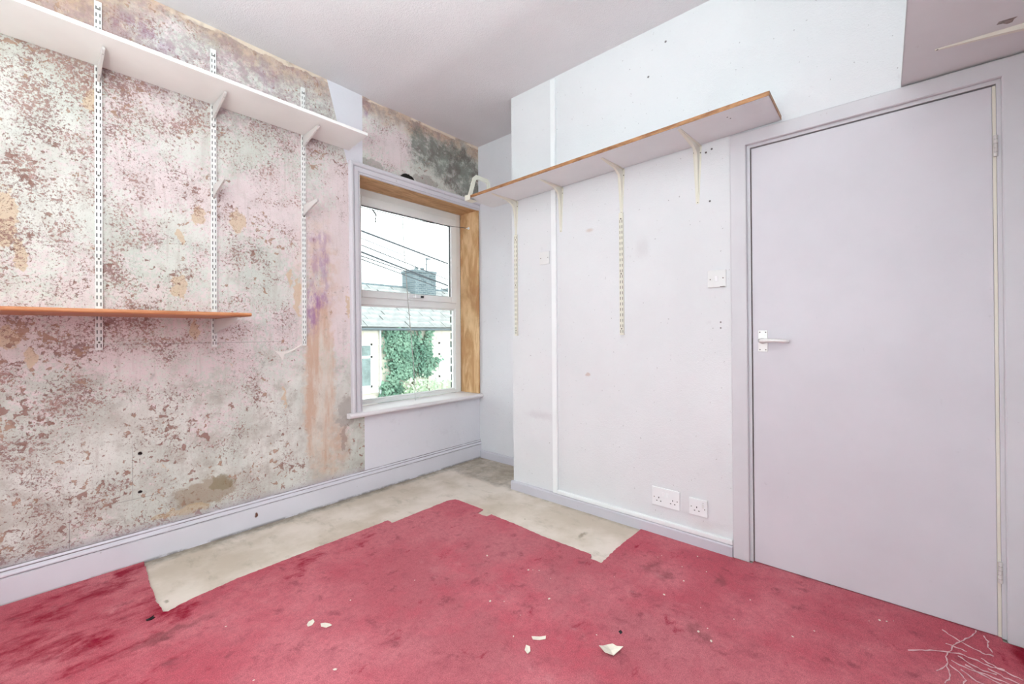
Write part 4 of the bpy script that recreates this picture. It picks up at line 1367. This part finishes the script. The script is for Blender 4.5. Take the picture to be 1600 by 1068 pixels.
# chimney
bm = new()
box(bm, (11.72, 16.2, 2.6), (12.95, 17.2, 4.06))
box(bm, (11.68, 16.16, 4.00), (12.99, 17.24, 4.10))
ch = obj('chimney', bm, 'chimbrick', hs)
for cx in (12.1, 12.45):
    bm = new()
    tube(bm, [(cx, 16.6, 4.09), (cx, 16.6, 4.28)], [0.10, 0.085], 12)
    obj('chimney_pot', bm, 'chimbrick', ch)
bm = new()
tube(bm, [(12.55, 16.4, 4.09), (12.55, 16.4, 4.75)], 0.03, 6)
tube(bm, [(12.50, 16.4, 4.70), (12.80, 16.4, 4.72)], 0.025, 6)
for k in range(4):
    tube(bm, [(12.53 + 0.07 * k, 16.4, 4.64), (12.53 + 0.07 * k, 16.4, 4.78)], 0.018, 6)
obj('aerial', bm, 'gutter', ch)
B('chimney', (16.5, 19.4, 1.0), (17.2, 20.2, 3.85), 'chimbrick', hs)


def far_window(x0, x1, z0, z1, zt_, pane):
    wb = new()
    y0 = FY - 0.03
    for lo, hi in (((x0, z0), (x0 + .07, z1)), ((x1 - .07, z0), (x1, z1)), ((x0, z0), (x1, z0 + .07)), ((x0, z1 - .07), (x1, z1)), ((x0, zt_ - .04), (x1, zt_ + .04))):
        box(wb, (lo[0], y0, lo[1]), (hi[0], FY + 0.05, hi[1]))
    w = obj('window', wb, 'upvc', hs)
    B('pane', (x0 + .06, FY - 0.012, z0 + .06), (x1 - .06, FY + 0.02, z1 - .06), pane, w)
    B('lintel', (x0 - .12, FY - 0.02, z1 + 0.01), (x1 + .12, FY + 0.02, z1 + 0.28), 'stone', w)
    B('stone_sill', (x0 - .2, FY - 0.10, z0 - 0.2), (x1 + .2, FY + 0.02, z0 - 0.02), 'blind', w)


far_window(7.0, 8.24, -0.80, 0.78, 0.30, 'farglass')
far_window(11.31, 12.5, -0.68, 0.77, 0.28, 'blind')
bm = new()
tube(bm, [(8.55, FY - 0.06, 1.3), (8.56, FY - 0.06, -3.2)], 0.035, 8)
obj('drainpipe', bm, 'blind', hs)


def inside(p, poly):
    c = False
    for i in range(len(poly)):
        a, b = poly[i], poly[i - 1]
        if (a[1] > p[1]) != (b[1] > p[1]) and p[0] < (b[0] - a[0]) * (p[1] - a[1]) / (b[1] - a[1]) + a[0]:
            c = not c
    return c


def leaves(zones, size, rnd, ybase, ydep):
    bm = new()
    for poly, n in zones:
        xs = [p[0] for p in poly]
        zs = [p[1] for p in poly]
        k = 0
        while k < n:
            p = (rnd.uniform(min(xs) - .1, max(xs) + .1), rnd.uniform(min(zs) - .1, max(zs) + .1))
            q = (p[0] + rnd.gauss(0, 0.05), p[1] + rnd.gauss(0, 0.05))
            if not inside(q, poly):
                continue
            k += 1
            s = size * rnd.uniform(0.6, 1.3)
            c = Vector((p[0], ybase - rnd.uniform(0.02, ydep), p[1]))
            nrm = Vector((rnd.uniform(-.8, .8), -1, rnd.uniform(-0.3, 1.2))).normalized()
            a = nrm.cross(Vector((rnd.uniform(-1, 1), 0.1, rnd.uniform(-1, 1)))).normalized()
            b = nrm.cross(a)
            v = [bm.verts.new(c + d) for d in (-a * s, -a * s * 0.1 + b * s * 0.62, a * s, -a * s * 0.1 - b * s * 0.62)]
            bm.faces.new((v[0], v[1], v[2]))
            bm.faces.new((v[0], v[2], v[3]))
    return bm


rnd = random.Random(21)
ivy = thing('ivy', 'green ivy climbing the facade of the house across the street', 'ivy', (9.6, FY, -3.2))
zones = [([(8.73, 1.31), (9.6, 1.31), (9.84, 0.64), (9.59, -0.52), (9.01, -0.56), (8.84, 0.42)], 1300),
         ([(9.5, 1.02), (10.31, 1.32), (10.3, 0.28), (9.99, -0.65), (9.49, -0.61)], 750),
         ([(10.36, 0.41), (10.79, 0.61), (10.84, -0.01), (10.72, -0.61), (10.24, -0.53)], 520),
         ([(10.28, 0.46), (10.68, 1.28), (10.87, 1.28), (10.73, 0.62), (10.41, 0.36)], 260),
         ([(10.78, -0.22), (11.26, 0.17), (11.31, 0.1), (10.83, -0.4)], 70),
         ([(8.56, -0.68), (9.02, -0.48), (9.88, -1.26), (9.88, -1.6), (8.38, -1.6)], 700),
         ([(8.60, 1.2), (8.68, 1.2), (8.90, -0.55), (8.76, -0.69)], 60),
         ([(8.8, -1.2), (10.6, -1.2), (10.4, -3.1), (9.0, -3.1)], 600)]
o = obj('foliage', leaves(zones, 0.075, rnd, FY, 0.28), 'leaf', ivy)
o['kind'] = 'stuff'
bm = new()
tube(bm, [(9.4, FY - 0.04, -3.2), (9.3, FY - 0.05, -1.2), (9.1, FY - 0.05, 0.2), (8.95, FY - 0.05, 1.2)], 0.035, 6)
tube(bm, [(9.6, FY - 0.04, -3.2), (10.0, FY - 0.05, -0.8), (10.5, FY - 0.05, 0.4), (10.75, FY - 0.05, 1.1)], 0.035, 6)
tube(bm, [(10.5, FY - 0.04, -2.2), (10.75, FY - 0.05, -0.4), (11.2, FY - 0.05, 0.1)], 0.02, 6)
obj('stem', bm, 'stem', ivy)
shr = thing('flowering_shrub', 'pale whitish flowering shrub in front of the ivy', 'shrub', (10.4, FY - 0.6, -3.2))
zones = [([(9.16, -0.55), (9.6, -0.6), (10.09, -0.52), (10.6, -0.75), (11.92, -0.85), (12.6, -1.0), (12.6, -2.0), (9.3, -2.0)], 1500),
         ([(9.5, -2.0), (12.2, -2.0), (11.4, -3.15), (10.0, -3.15)], 400)]
o = obj('foliage', leaves(zones, 0.06, rnd, FY - 0.35, 0.6), 'leaf2', shr)
o['kind'] = 'stuff'
bm = new()
for dx in (-0.5, -0.1, 0.3, 0.7):
    tube(bm, [(10.4, FY - 0.6, -3.2), (10.4 + dx, FY - 0.65, -2.2), (10.5 + dx * 2, FY - 0.65, -1.0)], 0.02, 6)
obj('stem', bm, 'stem', shr)

# overhead cables crossing the street
wires = [((5.1, 9.0, 3.48), (10.59, 12.5, 3.79), 0.010), ((5.1, 9.0, 3.31), (8.62, 12.5, 3.84), 0.004), ((5.1, 9.0, 3.15), (8.57, 12.5, 3.62), 0.006),
         ((5.1, 9.0, 2.99), (10.58, 12.5, 2.95), 0.010), ((5.1, 9.0, 2.9), (8.53, 12.5, 3.33), 0.006), ((5.12, 9.0, 2.82), (8.61, 12.5, 3.17), 0.006)]
wn = ['topmost black overhead cable crossing above the chimney', 'faint overhead cable just below the topmost one', 'thin overhead cable between the faint and the thick ones',
      'thick black overhead cable running behind the chimney top', 'thin overhead cable just under the thick cable', 'lowest thin overhead cable above the ridge']
for (p, q, r), lb in zip(wires, wn):
    p, q = Vector(p), Vector((q[0] * 0.8, 10.0, 1.106 + (q[2] - 1.106) * 0.8))
    d = q - p
    bm = new()
    pts_ = []
    for k in range(13):
        t = -1.2 + 4.6 * k / 12
        pts_.append(p + d * t)
    tube(bm, pts_, r * 2.3, 5)
    tag(obj('overhead_cable', bm, 'cable'), lb, 'cable', 'overhead cables in the street')
